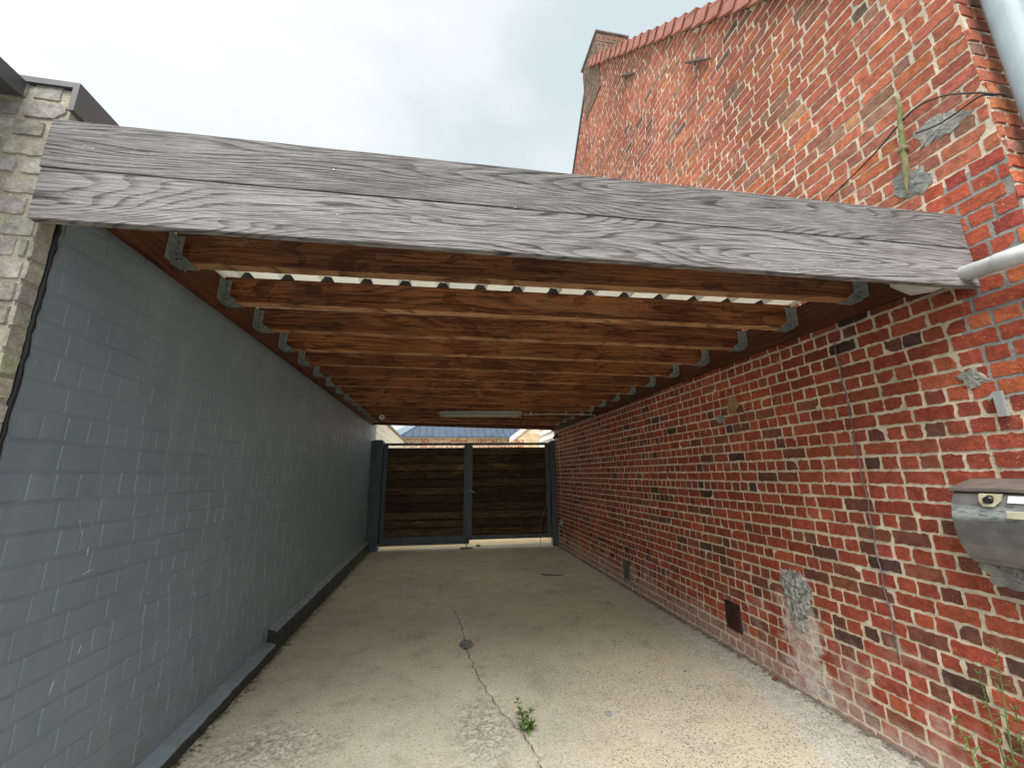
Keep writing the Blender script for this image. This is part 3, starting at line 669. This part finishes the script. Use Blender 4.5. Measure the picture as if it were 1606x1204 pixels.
rects = bond(1.63, 9.4, .02, 2.76, .1078, .208, .011, random.Random(21), .004)
o = relief('wall', rects, (XL, 0, 0), (0, 1, 0), (0, 0, 1), (1, 0, 0), lambda a, c, hd, rng: (.1, .1, .1), [paint_m, paint_m], pw, np.random.default_rng(4), h=(.0020, .0044), inset=.0030, ragged=.0011, step=.03, crad=.004,
    outline=[(1.622, -.1), (9.4, -.1), (9.4, 2.86), (1.622, 2.86)], thick=.18, low=-.001); keep(o)
n = N('black bitumen paint'); p = n.pos()
pl_m = n.done(n.mix(n.mr(n.noise(p, 30, 4), .4, .7), (.028, .030, .032), (.055, .055, .054)), .6, n.bump(n.noise(p, 60, 4), .5, .006))
pr = random.Random(6); bm = bmesh.new()
for (ya, yb, w, h) in ((1.55, 3.3, .082, .085), (3.302, 4.17, .080, .088), (4.172, 9.2, .070, .188)):
    k = max(2, int((yb - ya) / .06)); prev = None
    for i in range(k + 1):
        y = ya + (yb - ya) * i / k; j1, j2 = pr.uniform(-.004, .004), pr.uniform(-.004, .004)
        sec = [bm.verts.new(q) for q in ((XL + .002, y, -.05), (XL + w + .012 + j1, y, -.05), (XL + w + .006 + j1, y, h - .016 + j2), (XL + w - .008 + j1, y, h + j2), (XL + .002, y, h + .016 + j2))]
        if prev:
            for q in range(5):
                f = bm.faces.new((prev[q], prev[(q + 1) % 5], sec[(q + 1) % 5], sec[q])); f.material_index = 1 if q in (2, 3) else 0
        else: bm.faces.new(sec)
        prev = sec
    bm.faces.new(prev[::-1])
bmesh.ops.recalc_face_normals(bm, faces=bm.faces[:])
keep(obj('plinth', bm, [pl_m, paint_m], pw))
chip_m = m_simple('bare scuffed plaster', (.46, .49, .50), .8, 0, .2, 40)
CR = random.Random(44)
for (y0, z0, L_, ang, w_) in ((1.985, 1.34, .075, -1.15, .004), (2.06, 1.225, .035, -1.6, .006), (2.06, 1.115, .05, .25, .006), (2.02, .70, .045, 1.35, .005), (2.12, .80, .03, 1.3, .005), (2.49, .93, .022, .2, .005), (2.93, .80, .03, 1.5, .004), (2.63, .86, .02, .8, .004), (2.42, .66, .018, .1, .004)):
    o_ = []; nn = 7
    for k in range(nn): t = k / (nn - 1); o_.append((y0 + math.cos(ang) * L_ * t - math.sin(ang) * w_ * CR.uniform(.1, 1) * (1 - abs(t - .6)), z0 + math.sin(ang) * L_ * t + math.cos(ang) * w_ * CR.uniform(.1, 1) * (1 - abs(t - .6))))
    for k in range(nn)[::-1]: t = k / (nn - 1); o_.append((y0 + math.cos(ang) * L_ * t + math.sin(ang) * w_ * CR.uniform(.1, .7), z0 + math.sin(ang) * L_ * t - math.cos(ang) * w_ * CR.uniform(.1, .7)))
    bm = bmesh.new(); prism(bm, [(XL + .003, y, z) for y, z in o_], (.0022, 0, 0)); keep(obj('paint_chip', bm, chip_m, pw))
bm = bmesh.new(); pr = random.Random(16)
tube(bm, [(XL + .003 + pr.uniform(-.002, .002), 1.612 + pr.uniform(-.003, .003), k * .0345) for k in range(81)], [.0085 + pr.uniform(-.002, .0025) for k in range(81)], 8)
keep(obj('sealant_joint', bm, m_simple('black sealant', (.012, .012, .013), .5), pw))

pb = thing('brick_building', 'pale yellow grey brick building at the far left with dark metal roof edge', 'building', (-2.5, 1.545, 0))
colp = lambda a, c, hd, rng: pal_pale(rng)
rng2 = np.random.default_rng(8)
keep(relief('front_wall', bond(-4.4, XL - .002, .02, 2.985, .0828, .205, .014, random.Random(12)), (0, 1.545, 0), (1, 0, 0), (0, 0, 1), (0, -1, 0), colp, [pale_m, pale_mortar], pb, rng2, h=(.003, .008), ragged=.0017, step=.02,
    outline=[(-4.4, -.1), (XL - .003, -.1), (XL - .003, 2.985), (-4.4, 2.985)], thick=.05))
keep(relief('side_return', [(1.540, 1.602, .02 + k * .0828 + .007, .02 + (k + 1) * .0828 - .007, False) for k in range(35)], (XL, 0, 0), (0, 1, 0), (0, 0, 1), (1, 0, 0), colp, [pale_m, pale_mortar], pb, rng2, h=(.003, .007), ragged=.0017, step=.02,
    outline=[(1.5482, -.1), (1.606, -.1), (1.606, 2.985), (1.5482, 2.985)], thick=.05))
alu_m = m_simple('dark grey metal trim', (.115, .112, .118), .45, .1, .12, 3, .05)
bm = bmesh.new()
prism(bm, [(XL + .022, 1.53, 2.885), (XL + .022, 1.53, 3.012), (XL - .35, 1.53, 3.018), (XL - .35, 1.53, 2.99), (XL + .002, 1.53, 2.989), (XL + .002, 1.53, 2.885)], (0, 8.0, 0))
keep(obj('roof_edge_trim', bm, alu_m, pb))
bm = bmesh.new(); prism(bm, [(-1.605, .7, 2.925), (-1.605, .7, 2.992), (-4.4, .7, 2.992), (-4.4, .7, 2.925)], (0, .838, 0))
keep(obj('roof_overhang', bm, alu_m, pb))
bm = bmesh.new(); box(bm, (-4.4, 1.75, 2.86), (XL - .36, 9.4, 2.985)); keep(obj('flat_roof', bm, m_simple('roof felt', (.08, .08, .085), .9), pb))

# ================================================================= GATE
GA, GB = Vector((-1.435, 8.93, 0)), Vector((2.62, 8.665, 0)); gang = math.atan2(GB.y - GA.y, GB.x - GA.x)
steel_m = m_simple('blue grey painted steel', (.105, .125, .150), .5, .1, .2, 7, .1)
gate_wood = m_wood('dark gate plank', (.130, .088, .048), (.080, .052, .029), (.21, .15, .085), kz=22, amp=3.2, kx=.5, rings=4, dark=(.035, .020, .010), stain=.35, squig=.6, fibre=.4, rough=.8, plank=(.25, .1656))
def gpt(u, v, z): return GA + Vector((math.cos(gang) * u - math.sin(gang) * v, math.sin(gang) * u + math.cos(gang) * v, z))
for u0, w, h, lab in ((-.012, .235, 2.225, 'blue grey steel gate post standing beside the painted wall'), (3.845, .205, 2.20, 'blue grey steel gate post standing beside the red brick wall')):
    t = thing('gate_post', lab, 'gate post', gpt(u0, 0, 0), gang, 'steel gate posts')
    bm = bmesh.new(); box(bm, (0, -.02, -.05), (w, .16, h), .004); obj('post', bm, steel_m, t)
    bm = bmesh.new(); box(bm, (.035, .02, h), (w - .035, .12, h + .02), .004); obj('post_cap', bm, steel_m, t)
def leaf(u0, u1, rail0, rail1, lab, left):
    t = thing('gate_leaf', lab, 'gate', gpt(u0, 0, 0), gang, 'leaves of the double gate'); W_ = u1 - u0; s1 = .075; top = 2.175
    bm = bmesh.new()
    box(bm, (0, .02, rail0), (s1, .09, top), .003); box(bm, (W_ - s1 - .02, .02, rail0), (W_, .09, top), .003)
    box(bm, (s1 - .002, .024, top - .055), (W_ - s1 - .018, .086, top - .003), .003)
    box(bm, (s1 - .002, .024, rail0 + .003), (W_ - s1 - .018, .086, rail1), .003)
    if left: box(bm, (W_ - .012, .004, rail0 + .004), (W_ + .03, .0075, top - .004)); box(bm, (-.05, .07, rail0 + .02), (.03, .075, top - .02)); box(bm, (s1, .012, rail1 - .09), (W_ - s1 - .02, .023, rail1 - .078)); box(bm, (W_ - .035, .008, rail0 + .02), (W_ - .022, .020, top - .02)); box(bm, (W_ - .062, .008, rail0 + .02), (W_ - .05, .020, top - .02))
    else: box(bm, (W_ - .03, .07, rail0 + .02), (W_ + .05, .075, top - .02)); box(bm, (.018, .008, rail0 + .02), (.032, .020, top - .02))
    obj('frame', bm, steel_m, t)
    nb = 11; z0, z1 = rail1 + .003, 2.075; ph = (z1 - z0) / nb; bm = bmesh.new(); rr = random.Random(int(u0 * 100))
    for k in range(nb):
        ov = rr.uniform(-.004, .004); box(bm, (s1 - .012, .046 + ov, z0 + k * ph + .004), (W_ - s1 - .008, .068 + ov, z0 + (k + 1) * ph - .004), .005); box(bm, (s1 - .010, .060, z0 + k * ph - .012), (W_ - s1 - .010, .064, z0 + k * ph + .012))
    obj('boards', bm, gate_wood, t)
    return t
gl = leaf(.245, 2.045, .085, .255, 'left leaf of the double gate, dark planks and the taller bottom rail', True)
gr = leaf(2.055, 3.835, .160, .245, 'right leaf of the double gate, dark planks with lever handle', False)
bm = bmesh.new(); tube(bm, [(.035, .02, 1.16), (.035, -.035, 1.16)], .012, 10); tube(bm, [(.035, -.035, 1.165), (.06, -.04, 1.155), (.15, -.04, 1.095)], .010, 10); obj('handle', bm, m_simple('bright handle steel', (.62, .62, .60), .3, .8), gr)
bm = bmesh.new(); box(bm, (.02, .0, 1.06), (.05, .02, 1.26), .003); obj('handle_plate', bm, steel_m, gr)
bm = bmesh.new(); tube(bm, [(1.775, .0, .02), (1.775, .0, .50)], .008, 8); box(bm, (1.74, -.012, .20), (1.81, .02, .23)); box(bm, (1.74, -.012, .40), (1.81, .02, .43)); obj('drop_bolt', bm, steel_m, gl)
for k in range(2):
    for tt, u in ((gl, .0), (gr, 1.78)):
        bm = bmesh.new(); tube(bm, [(u, .02, .45 + k * 1.3), (u, .02, .57 + k * 1.3)], .016, 8); obj('hinge', bm, steel_m, tt)
o = obj('floor_stop', box(bmesh.new(), (-.13, -.05, .0), (.13, .05, .018), .004), m_simple('rusty floor plate', (.11, .085, .065), .8), None, gpt(2.02, 0.0, .004), (0, 0, gang)); tag(o, 'small flat iron stop on the floor under the gate centre', 'gate stop')
bm = bmesh.new(); blob(bm, (0, 0, .02), (.05, .035, .03), 3, .12); o = obj('paving_stone', bm, m_simple('grey stone', (.24, .24, .23), .9)); o.location = gpt(2.27, .22, -.008); tag(o, 'small grey stone lying in the gap beneath the right gate leaf', 'stone')

# ================================================================= BEYOND THE GATE
def siding(name, lab, x, y0, y1, z1, xb, ridge=None):
    t = thing(name, lab, 'outbuilding', (x, y0, 0)); sgn = 1 if xb < x else -1
    bm = bmesh.new(); k = 0; z = 0.0
    while z < z1 - .01:
        zt_ = min(z + .165, z1); ya = y0; prism(bm, [(x - sgn * .015 + sgn * .030, ya, z), (x - sgn * .015, ya, zt_), (x - sgn * .10, ya, zt_), (x - sgn * .10, ya, z)], (0, y1 - y0, 0)); z += .165
    keep(obj('wall', bm, white_m, t))
    bm = bmesh.new(); box(bm, (min(x - sgn * .11, xb), y0, 0), (max(x - sgn * .11, xb), y1, z1 - .03)); keep(obj('end_wall', bm, white_m, t))
    bm = bmesh.new(); box(bm, (min(x + sgn * .06, xb), y0 - .05, z1), (max(x + sgn * .06, xb), y1 + .05, z1 + .05), .01); keep(obj('roof', bm, m_simple('grey roof edge', (.16, .17, .18), .6), t))
    return t
white_m = m_simple('white siding', (.80, .79, .77), .6, 0, .05, 3, .05)
siding('white_outbuilding', 'white clapboard outbuilding behind the left gate post', XL - .04, 9.6, 17.0, 2.86, -5.5)
siding('white_outbuilding', 'white clapboard outbuilding behind the right gate post', 2.62, 8.95, 10.5, 3.3, 5.6)
barn = thing('barn', 'blue grey standing seam roofed barn with brick base beyond the gate', 'barn', (1.5, 19, 0))
navy = m_simple('blue grey seamed metal', (.060, .090, .135), .45, .2, .2, 2, .03)
bm = bmesh.new(); hexa(bm, [(-1.75, 18, 3.10), (6.5, 18, 3.10), (6.5, 23, 5.6), (1.0, 23, 5.6), (-1.75, 18, 3.16), (6.5, 18, 3.16), (6.5, 23, 5.66), (1.0, 23, 5.66)])
x = -1.6
while x < 6.4:
    yt = 23 if x > 1.0 else 18 + (x + 1.75) / 2.75 * 5
    zt2 = 3.16 + (yt - 18) * .5; prism(bm, [(x, 18, 3.16), (x + .03, 18, 3.16), (x + .03, 18, 3.21), (x, 18, 3.21)], (0, yt - 18, zt2 - 3.16)); x += .30
keep(obj('roof', bm, navy, barn))
bm = bmesh.new(); prism(bm, [(-1.85, 18.0, 3.08), (1.0, 23, 5.62), (1.0, 23, 5.74), (-1.85, 18, 3.20)], (.10, .0, 0)); prism(bm, [(-1.76, 18.02, 3.10), (1.0, 23.0, 5.6), (-1.9, 24, 4.4), (-2.6, 20, 3.4)], (0, .05, -.05)); keep(obj('hip_roof', bm, m_simple('pale blue metal', (.16, .22, .27), .5, .1), barn))
rects = bond(-1.7, 6.5, 0.0, 3.05, .0812, .21, .014, random.Random(31))
keep(relief('wall', [r for r in rects if r[2] > 1.4], (0, 18.25, 0), (1, 0, 0), (0, 0, 1), (0, -1, 0), lambda a, c, hd, rng: palette([(3, (.45, .17, .11)), (3, (.60, .54, .45)), (1, (.52, .30, .20))])(rng), [brick_far, mortar_m], barn, rng2, step=.1, outline=[(-1.7, 0), (6.5, 0), (6.5, 3.22), (-1.7, 3.22)], thick=.3))
shed = thing('brick_shed', 'small brick shed with white verge and pale wooden doors beyond the gate', 'shed', (3.6, 15, 0))
keep(relief('wall', [r for r in bond(2.75, 3.14, 1.0, 2.75, .0812, .21, .014, random.Random(33))], (0, 15, 0), (1, 0, 0), (0, 0, 1), (0, -1, 0), lambda a, c, hd, rng: palette([(3, (.48, .19, .12)), (1, (.60, .45, .35))])(rng), [brick_far, mortar_m], shed, rng2, step=.1, outline=[(2.75, 0), (6.0, 0), (6.0, 4.3), (4.2, 3.9), (2.75, 2.80)], thick=.3))
bm = bmesh.new(); prism(bm, [(2.58, 14.9, 2.66), (4.3, 14.9, 3.96), (4.3, 14.9, 4.16), (2.58, 14.9, 2.84)], (0, .12, 0)); keep(obj('verge_board', bm, white_m, shed))
bm = bmesh.new()
for k in range(9): box(bm, (3.16 + k * .11, 14.955, 0.1), (3.16 + k * .11 + .106, 14.98, 3.0), .003)
keep(obj('door', bm, m_simple('pale varnished boards', (.52, .42, .26), .6, 0, .2, 4), shed))

# ================================================================= LAMP, CABLES, SWITCH
lamp = thing('tube_light', 'unlit fluorescent tube light fixed under a joist near the gate', 'lamp', (.62, 6.31, 2.42), math.atan2(-.145, 1.28))
bm = bmesh.new(); box(bm, (-.62, -.04, .012), (.62, .04, .062), .006); obj('housing', bm, m_simple('grey lamp housing', (.33, .33, .32), .5, 0, .1), lamp)
bm = bmesh.new(); tube(bm, [(-.605, 0, .0), (-.6, 0, .0), (.6, 0, .0), (.605, 0, .0)], [.025, .032, .032, .025], 14); obj('diffuser', bm, m_simple('milky diffuser', (.55, .54, .48), .35, 0, .05), lamp)
for s_ in (-1, 1):
    bm = bmesh.new(); box(bm, (s_ * .632 - .012, -.036, -.030), (s_ * .632 + .012, .036, .060), .005); tube(bm, [(s_ * .64, 0, .03), (s_ * .675, 0, .03)], .012, 8); obj('end_cap', bm, m_simple('cap grey', (.40, .39, .37), .5), lamp)
cable_w = m_simple('white cable', (.50, .49, .46), .55, 0, .08)
bm = bmesh.new(); tube(bm, [(1.30, 6.235, 2.425), (1.7, 6.19, 2.437), (2.1, 6.15, 2.433), (2.47, 6.10, 2.418), (2.495, 6.13, 2.408), (2.497, 7.0, 2.408), (2.497, 8.15, 2.404), (2.497, 8.25, 2.39), (2.497, 8.27, 2.2), (2.497, 8.27, 1.3), (2.497, 8.275, .56)], .0075, 8)
for q in ((1.42, 6.22, 2.44), (2.0, 6.16, 2.445), (2.40, 6.11, 2.432)): box(bm, (q[0] - .006, q[1] - .012, q[2] - .02), (q[0] + .006, q[1] + .012, q[2] + .028))
tag(obj('cable', bm, cable_w), 'white cable from the tube light down the brick beside the gate', 'cable')
sw = thing('junction_box', 'small white junction box low on the brick near the gate', 'electrical box', (2.495, 8.275, .52))
bm = bmesh.new(); box(bm, (-.035, -.045, -.05), (.02, .045, .045), .006); obj('casing', bm, cable_w, sw)
bm = bmesh.new(); box(bm, (-.042, -.035, -.038), (-.034, .035, .034), .003); obj('cover', bm, m_simple('box cover', (.55, .54, .50), .4), sw)
bm = bmesh.new(); box(bm, (-.06, -.05, -.03), (.03, .05, .03), .008); tube(bm, [(-.03, 0, 0), (-.10, -.05, -.04)], .022, 10); o = obj('sensor', bm, m_simple('black plastic', (.02, .02, .022), .4)); o.location = (2.49, 8.36, 2.28); tag(o, 'black sensor high on the brick corner by the gate', 'sensor')
lh = thing('lamp_holder', 'round white lamp holder under the roof near the left wall', 'lamp holder', (-1.066, 7.44, 2.53))
bm = bmesh.new(); tube(bm, [(0, .0, 0), (0, .05, .0)], .045, 18); obj('base', bm, m_simple('white ceramic', (.62, .62, .60), .4), lh)
bm = bmesh.new(); tube(bm, [(0, -.004, 0), (0, -.001, .0)], .016, 12); obj('socket', bm, m_simple('dark socket', (.03, .03, .03), .5), lh)
bm = bmesh.new(); pts = [(2.502, 2.047 + .006 * math.sin(k * 1.7) + .004 * math.sin(k * .6), 2.30 - k * .055) for k in range(34)]; tube(bm, pts, .0036, 6)
tag(obj('cable', bm, m_simple('purple grey cable', (.16, .145, .16), .6)), 'thin purple grey cable hanging straight down the near brick wall', 'cable')
def spline(pts, k=8):
    P = [Vector(q) for q in pts]; o = []
    for i in range(len(P) - 1):
        p0, p1, p2, p3 = P[max(i - 1, 0)], P[i], P[i + 1], P[min(i + 2, len(P) - 1)]
        for j in range(k):
            t = j / k; o.append(.5 * ((2 * p1) + (-p0 + p2) * t + (2 * p0 - 5 * p1 + 4 * p2 - p3) * t * t + (-p0 + 3 * p1 - 3 * p2 + p3) * t ** 3))
    return o + [P[-1]]
black_c = m_simple('black cable', (.018, .018, .02), .5)
bm = bmesh.new(); tube(bm, spline([(2.56, 1.085, 3.20), (2.50, 1.08, 3.188), (2.488, 1.144, 3.266), (2.488, 1.251, 3.364), (2.488, 1.356, 3.405), (2.488, 1.454, 3.380), (2.49, 1.565, 3.333), (2.495, 1.724, 3.292), (2.498, 1.9, 3.257), (2.50, 2.2, 3.2)]), .0045, 6)
tag(obj('cable', bm, black_c), 'black cable looping round the mossy anchor above the fascia', 'cable')
bm = bmesh.new(); tube(bm, spline([(2.497, 1.09, 3.19), (2.49, 1.129, 3.227), (2.49, 1.226, 3.227), (2.49, 1.304, 3.236), (2.485, 1.384, 3.267)]), .004, 6)
tag(obj('cable', bm, black_c), 'short black cable from house corner to the mossy anchor', 'cable')
bm = bmesh.new(); pts = spline([tuple(gpt(3.80, -.03, 1.55)), tuple(gpt(3.78, -.04, 1.1)), tuple(gpt(3.68, -.05, .75)), tuple(gpt(3.58, -.05, .45)), tuple(gpt(3.57, -.03, .02))]); tube(bm, pts, .006, 6)
tag(obj('cable', bm, m_simple('grey loose wire', (.22, .22, .22), .6)), 'loose grey wire dangling in front of the right gate post', 'cable')

# ================================================================= MAILBOX, NUMBER
mb = thing('mailbox', 'grey scuffed metal mailbox with painted-on sheen and curved front on the near brick wall', 'mailbox', (XR, 1.345, 1.06))
n = N('scuffed pewter with painted sheen'); p = n.obj(); f = n.noise(p, 12, 5, .65); ax = n.xyz(p)
c = n.mix(n.mr(f, .3, .7), (.17, .172, .165), (.25, .25, .24))
scuff_sheen = n.math('MULTIPLY', n.mr(n.math('ABSOLUTE', n.math('SUBTRACT', ax[2], n.math('ADD', .225, n.math('MULTIPLY', n.noise(p, 8, 3), .05)))), .045, .010), n.mr(n.noise(n.scale(p, (3, 9, 30)), 3, 4, .7), .30, .60))
c = n.mix(n.math('MULTIPLY', scuff_sheen, .95), c, (.58, .63, .66))  # pale scuff band with the sky highlight painted into its colour
box_m = n.done(c, n.mr(n.noise(n.scale(p, (4, 2, 14)), 6, 4), .3, .7, .26, .48), n.bump(n.noise(p, 120, 3), .15, .002), .55)
prof = [(0, .0), (-.125, .028), (-.150, .055), (-.178, .11), (-.188, .17), (-.186, .23), (-.172, .285), (-.150, .325), (-.142, .336), (0, .372)]
def sweep(bm, pr_, y0, y1, mat=0):
    prism(bm, [(x, y0, z) for x, z in pr_], (0, y1 - y0, 0), mat)
bm = bmesh.new(); sweep(bm, prof, -.195, .195); bmesh.ops.bevel(bm, geom=[e for e in bm.edges if abs(e.verts[0].co.y - e.verts[1].co.y) < 1e-5], offset=.004, segments=2, affect='EDGES'); obj('body', bm, box_m, mb)
lid_m = m_simple('brown grey lid metal', (.155, .135, .118), .5, .2, .2, 9)
bm = bmesh.new(); sweep(bm, [(.0, .392), (-.155, .350), (-.157, .337), (-.150, .338), (-.146, .345), (0, .384)], -.202, .202); obj('lid', bm, lid_m, mb)
bm = bmesh.new(); yl = .055
pts = [(-.038, .0), (.038, 0), (.034, -.030), (.018, -.05), (-.018, -.05), (-.034, -.030)]
hexpts = [Vector((-.1475 - (.0 - dz_) * .55 * -1 * -1 if False else -.152 + dz_ * .62 * 1.0, yl + dy_, .328 + dz_)) for dy_, dz_ in pts]
prism(bm, [(-.150 - (-dz_) * .50, yl + dy_, .330 + dz_) for dy_, dz_ in pts], (-.012, 0, -.004)); obj('lock_plate', bm, m_simple('aged cream plastic', (.42, .39, .27), .5), mb)
bm = bmesh.new(); tube(bm, [(-.160, yl, .309), (-.185, yl, .300)], .016, 14); tube(bm, [(-.185, yl, .300), (-.188, yl, .299)], .010, 10); obj('lock', bm, m_simple('black lock', (.02, .02, .022), .3), mb)
bm = bmesh.new(); prism(bm, [(-.1545, -.10, .322), (-.1545, .0, .322), (-.168, .0, .297), (-.168, -.10, .297)], (-.005, 0, -.003)); obj('name_plate', bm, m_simple('white label', (.75, .74, .72), .4, 0, .03), mb)
bm = bmesh.new(); prism(bm, [(-.187, -.16, .262), (-.187, .0, .262), (-.191, .0, .235), (-.191, -.16, .235)], (-.006, 0, -.002)); obj('window_strip', bm, m_simple('cream strip', (.48, .45, .33), .5), mb)
num_m = m_simple('grey plastic numeral', (.36, .38, .39), .45, 0, .06)
bm = bmesh.new(); Y0, Z0 = 1.355, 1.725
one = [(.022, 0), (-.008, 0), (-.008, .115), (.016, .115), (.040, .094), (.040, .076), (.022, .088)]
prism(bm, [(XR - .030, Y0 + a, Z0 + b) for a, b in one], (.018, 0, 0)); tag(obj('house_number', bm, num_m), 'grey raised numeral 1 fixed to the near brick wall', 'house number')

# ================================================================= PLANTS AND SMALL LITTER
leaf_m = N('weed leaf'); p = leaf_m.obj(); leaf_m = leaf_m.done(leaf_m.mix(leaf_m.mr(leaf_m.noise(p, 30, 3), .3, .7), (.075, .135, .034), (.17, .25, .075)), .55)
stem_m = m_simple('weed stem', (.12, .17, .055), .6)
def leafblade(bm, base, d, L, w, rr, droop=.3):
    d = Vector(d).normalized(); up = Vector((0, 0, 1)); s = d.cross(up)
    s = s.normalized() if s.length > .05 else Vector((1, 0, 0)); prev = None
    for i, (t, k) in enumerate(((0, .25), (.3, .9), (.6, 1.0), (.85, .55), (1, .05))):
        c = Vector(base) + d * L * t - up * droop * L * t * t; nn = s.cross(d).normalized()
        cur = [bm.verts.new(c - s * w * k + nn * w * .25 * k), bm.verts.new(c), bm.verts.new(c + s * w * k + nn * w * .25 * k)]
        if prev: bm.faces.new((prev[0], prev[1], cur[1], cur[0])); bm.faces.new((prev[1], prev[2], cur[2], cur[1]))
        prev = cur
def weed(name, lab, loc, stems, seed, leafL, leafw, nl, group=None):
    t = thing(name, lab, 'weed', loc, 0, group); rr = random.Random(seed); bs, bl = bmesh.new(), bmesh.new()
    for (dx, dy, h, b0, b1) in stems:
        P_ = spline([(b0, b1, -.01), (b0 + dx * .3, b1 + dy * .3, h * .4), (b0 + dx * .7, b1 + dy * .7, h * .75), (b0 + dx, b1 + dy, h)], 12)
        tube(bs, P_, [.0032 * (1 - .6 * i / len(P_)) + .0006 for i in range(len(P_))], 5)
        for k in range(nl):
            i = int((k + .8) / (nl + .8) * (len(P_) - 1)); a = k * 2.4 + rr.uniform(-.4, .4); el = rr.uniform(.1, .7)
            tt = k / nl; leafblade(bl, P_[i], (math.cos(a) * math.cos(el), math.sin(a) * math.cos(el), math.sin(el)), leafL * rr.uniform(.7, 1.15) * (1.05 - .45 * tt), leafw, rr, rr.uniform(.05, .45))
        for k in range(5): a = k * 1.26; leafblade(bl, P_[-1], (math.cos(a) * .5, math.sin(a) * .5, .8), leafL * .45, leafw * .8, rr, .05)
    obj('stem', bs, stem_m, t); ob = obj('foliage', bl, leaf_m, t, smooth=True); return t
weed('weed', 'small green weed sprouting from the driveway crack', (.535, 2.72, 0), [(-.03, .03, .145, 0, 0), (.04, .02, .085, .005, 0), (.015, -.05, .06, .01, 0), (-.015, .0, .10, .0, .01), (.03, -.02, .05, .02, -.01)], 3, .058, .0092, 10)
weed('tall_weed', 'tall wispy weed growing at the foot of the near brick wall', (2.41, 1.60, 0), [(.02, -.04, .70, 0, 0), (.05, .06, .56, .02, .02), (-.03, -.10, .55, .02, -.04), (.04, -.14, .42, .03, -.08), (-.02, .10, .36, -.02, .04), (.03, -.16, .66, .02, -.10), (.0, -.02, .48, .04, -.02)], 7, .075, .0036, 34)
st_m = m_simple('driveway stone', (.27, .28, .27), .9, 0, .2, 30, .5)
bm = bmesh.new(); blob(bm, (0, 0, .010), (.022, .016, .013), 5, .16); o = obj('stone', bm, st_m); o.location = (1.093, 2.765, 0); tag(o, 'small grey stone loose on the driveway right of the weed', 'stone')
bm = bmesh.new()
oc = [(math.cos(k * math.pi / 9) * .062 * (1 + .12 * math.sin(k * 3.1)), math.sin(k * math.pi / 9) * .085 * (1 + .1 * math.cos(k * 2.3))) for k in range(18)]
for s0, z0, s1, z1 in ((1, .002, .93, .010), (.93, .010, .80, .006), (.80, .006, .3, .005)):
    a = [bm.verts.new((x * s0, y * s0, z0)) for x, y in oc]; b = [bm.verts.new((x * s1, y * s1, z1)) for x, y in oc]
    for i in range(18): bm.faces.new((a[i], a[(i + 1) % 18], b[(i + 1) % 18], b[i]))
bm.faces.new(b); bmesh.ops.remove_doubles(bm, verts=bm.verts[:], dist=.0002)
o = obj('drain_cover', bm, m_simple('dark grey cover', (.15, .155, .15), .8, 0, .45, 30, .4)); o.location = (.274, 4.03, .002); tag(o, 'small round dark plate set in the driveway crack', 'drain cover')
dead = m_simple('dry brown leaf', (.34, .15, .05), .7, 0, .4, 30); deadd = m_simple('dark dead leaf', (.105, .075, .042), .8, 0, .5, 30)
bm = bmesh.new(); rr = random.Random(4); leafblade(bm, (0, 0, .008), (.6, .8, .15), .075, .02, rr, .2); bmesh.ops.solidify(bm, geom=bm.faces[:], thickness=.001)
o = obj('dead_leaf', bm, dead); o.location = (2.44, 2.90, .006); tag(o, 'curled orange brown leaf on the concrete below the render patch', 'leaf')
bm = bmesh.new(); tube(bm, [(-.12, .07, .012), (-.05, .01, .014), (.05, -.02, .010), (.17, -.08, .012)], [.007, .009, .007, .004], 6); tube(bm, [(-.05, .01, .014), (-.10, -.05, .012)], .005, 5); o = obj('twig', bm, m_simple('dark twig', (.055, .04, .03), .85)); o.location = (1.68, 6.25, 0); tag(o, 'dark forked twig lying on the driveway toward the gate', 'twig')
bm = bmesh.new(); rr = random.Random(14)
for k in range(340):
    if rr.random() < .62: y = rr.uniform(1.9, 8.7); x = (XL + (.088 if y < 4.17 else .078)) + abs(rr.gauss(0, .028)) + .008
    else: y = rr.uniform(2.0, 8.6); x = XR - .015 - abs(rr.gauss(0, .05))
    a = rr.uniform(0, 6.3); L_ = rr.uniform(.008, .026); leafblade(bm, (x, y, .005 + rr.uniform(0, .008)), (math.cos(a), math.sin(a), rr.uniform(-.1, .3)), L_, L_ * .3, rr, rr.uniform(-.2, .3))
tag(obj('leaf_litter', bm, deadd), 'scattered dark leaf litter along both wall bases', 'leaf litter', None, 'stuff')
bm = bmesh.new()
for k in range(130):
    y = 2.0 + rr.random() ** 1.6 * 6.3; x = rr.uniform(-1.25, 2.4); s_ = rr.uniform(.002, .0065); blob(bm, (x, y, s_ * .5), (s_, s_ * rr.uniform(.6, 1.2), s_ * .7), k, .25, 1)
tag(obj('grit', bm, m_simple('loose grit', (.20, .18, .15), .9, 0, .6, 60)), 'loose grit scattered over the driveway', 'grit', None, 'stuff')
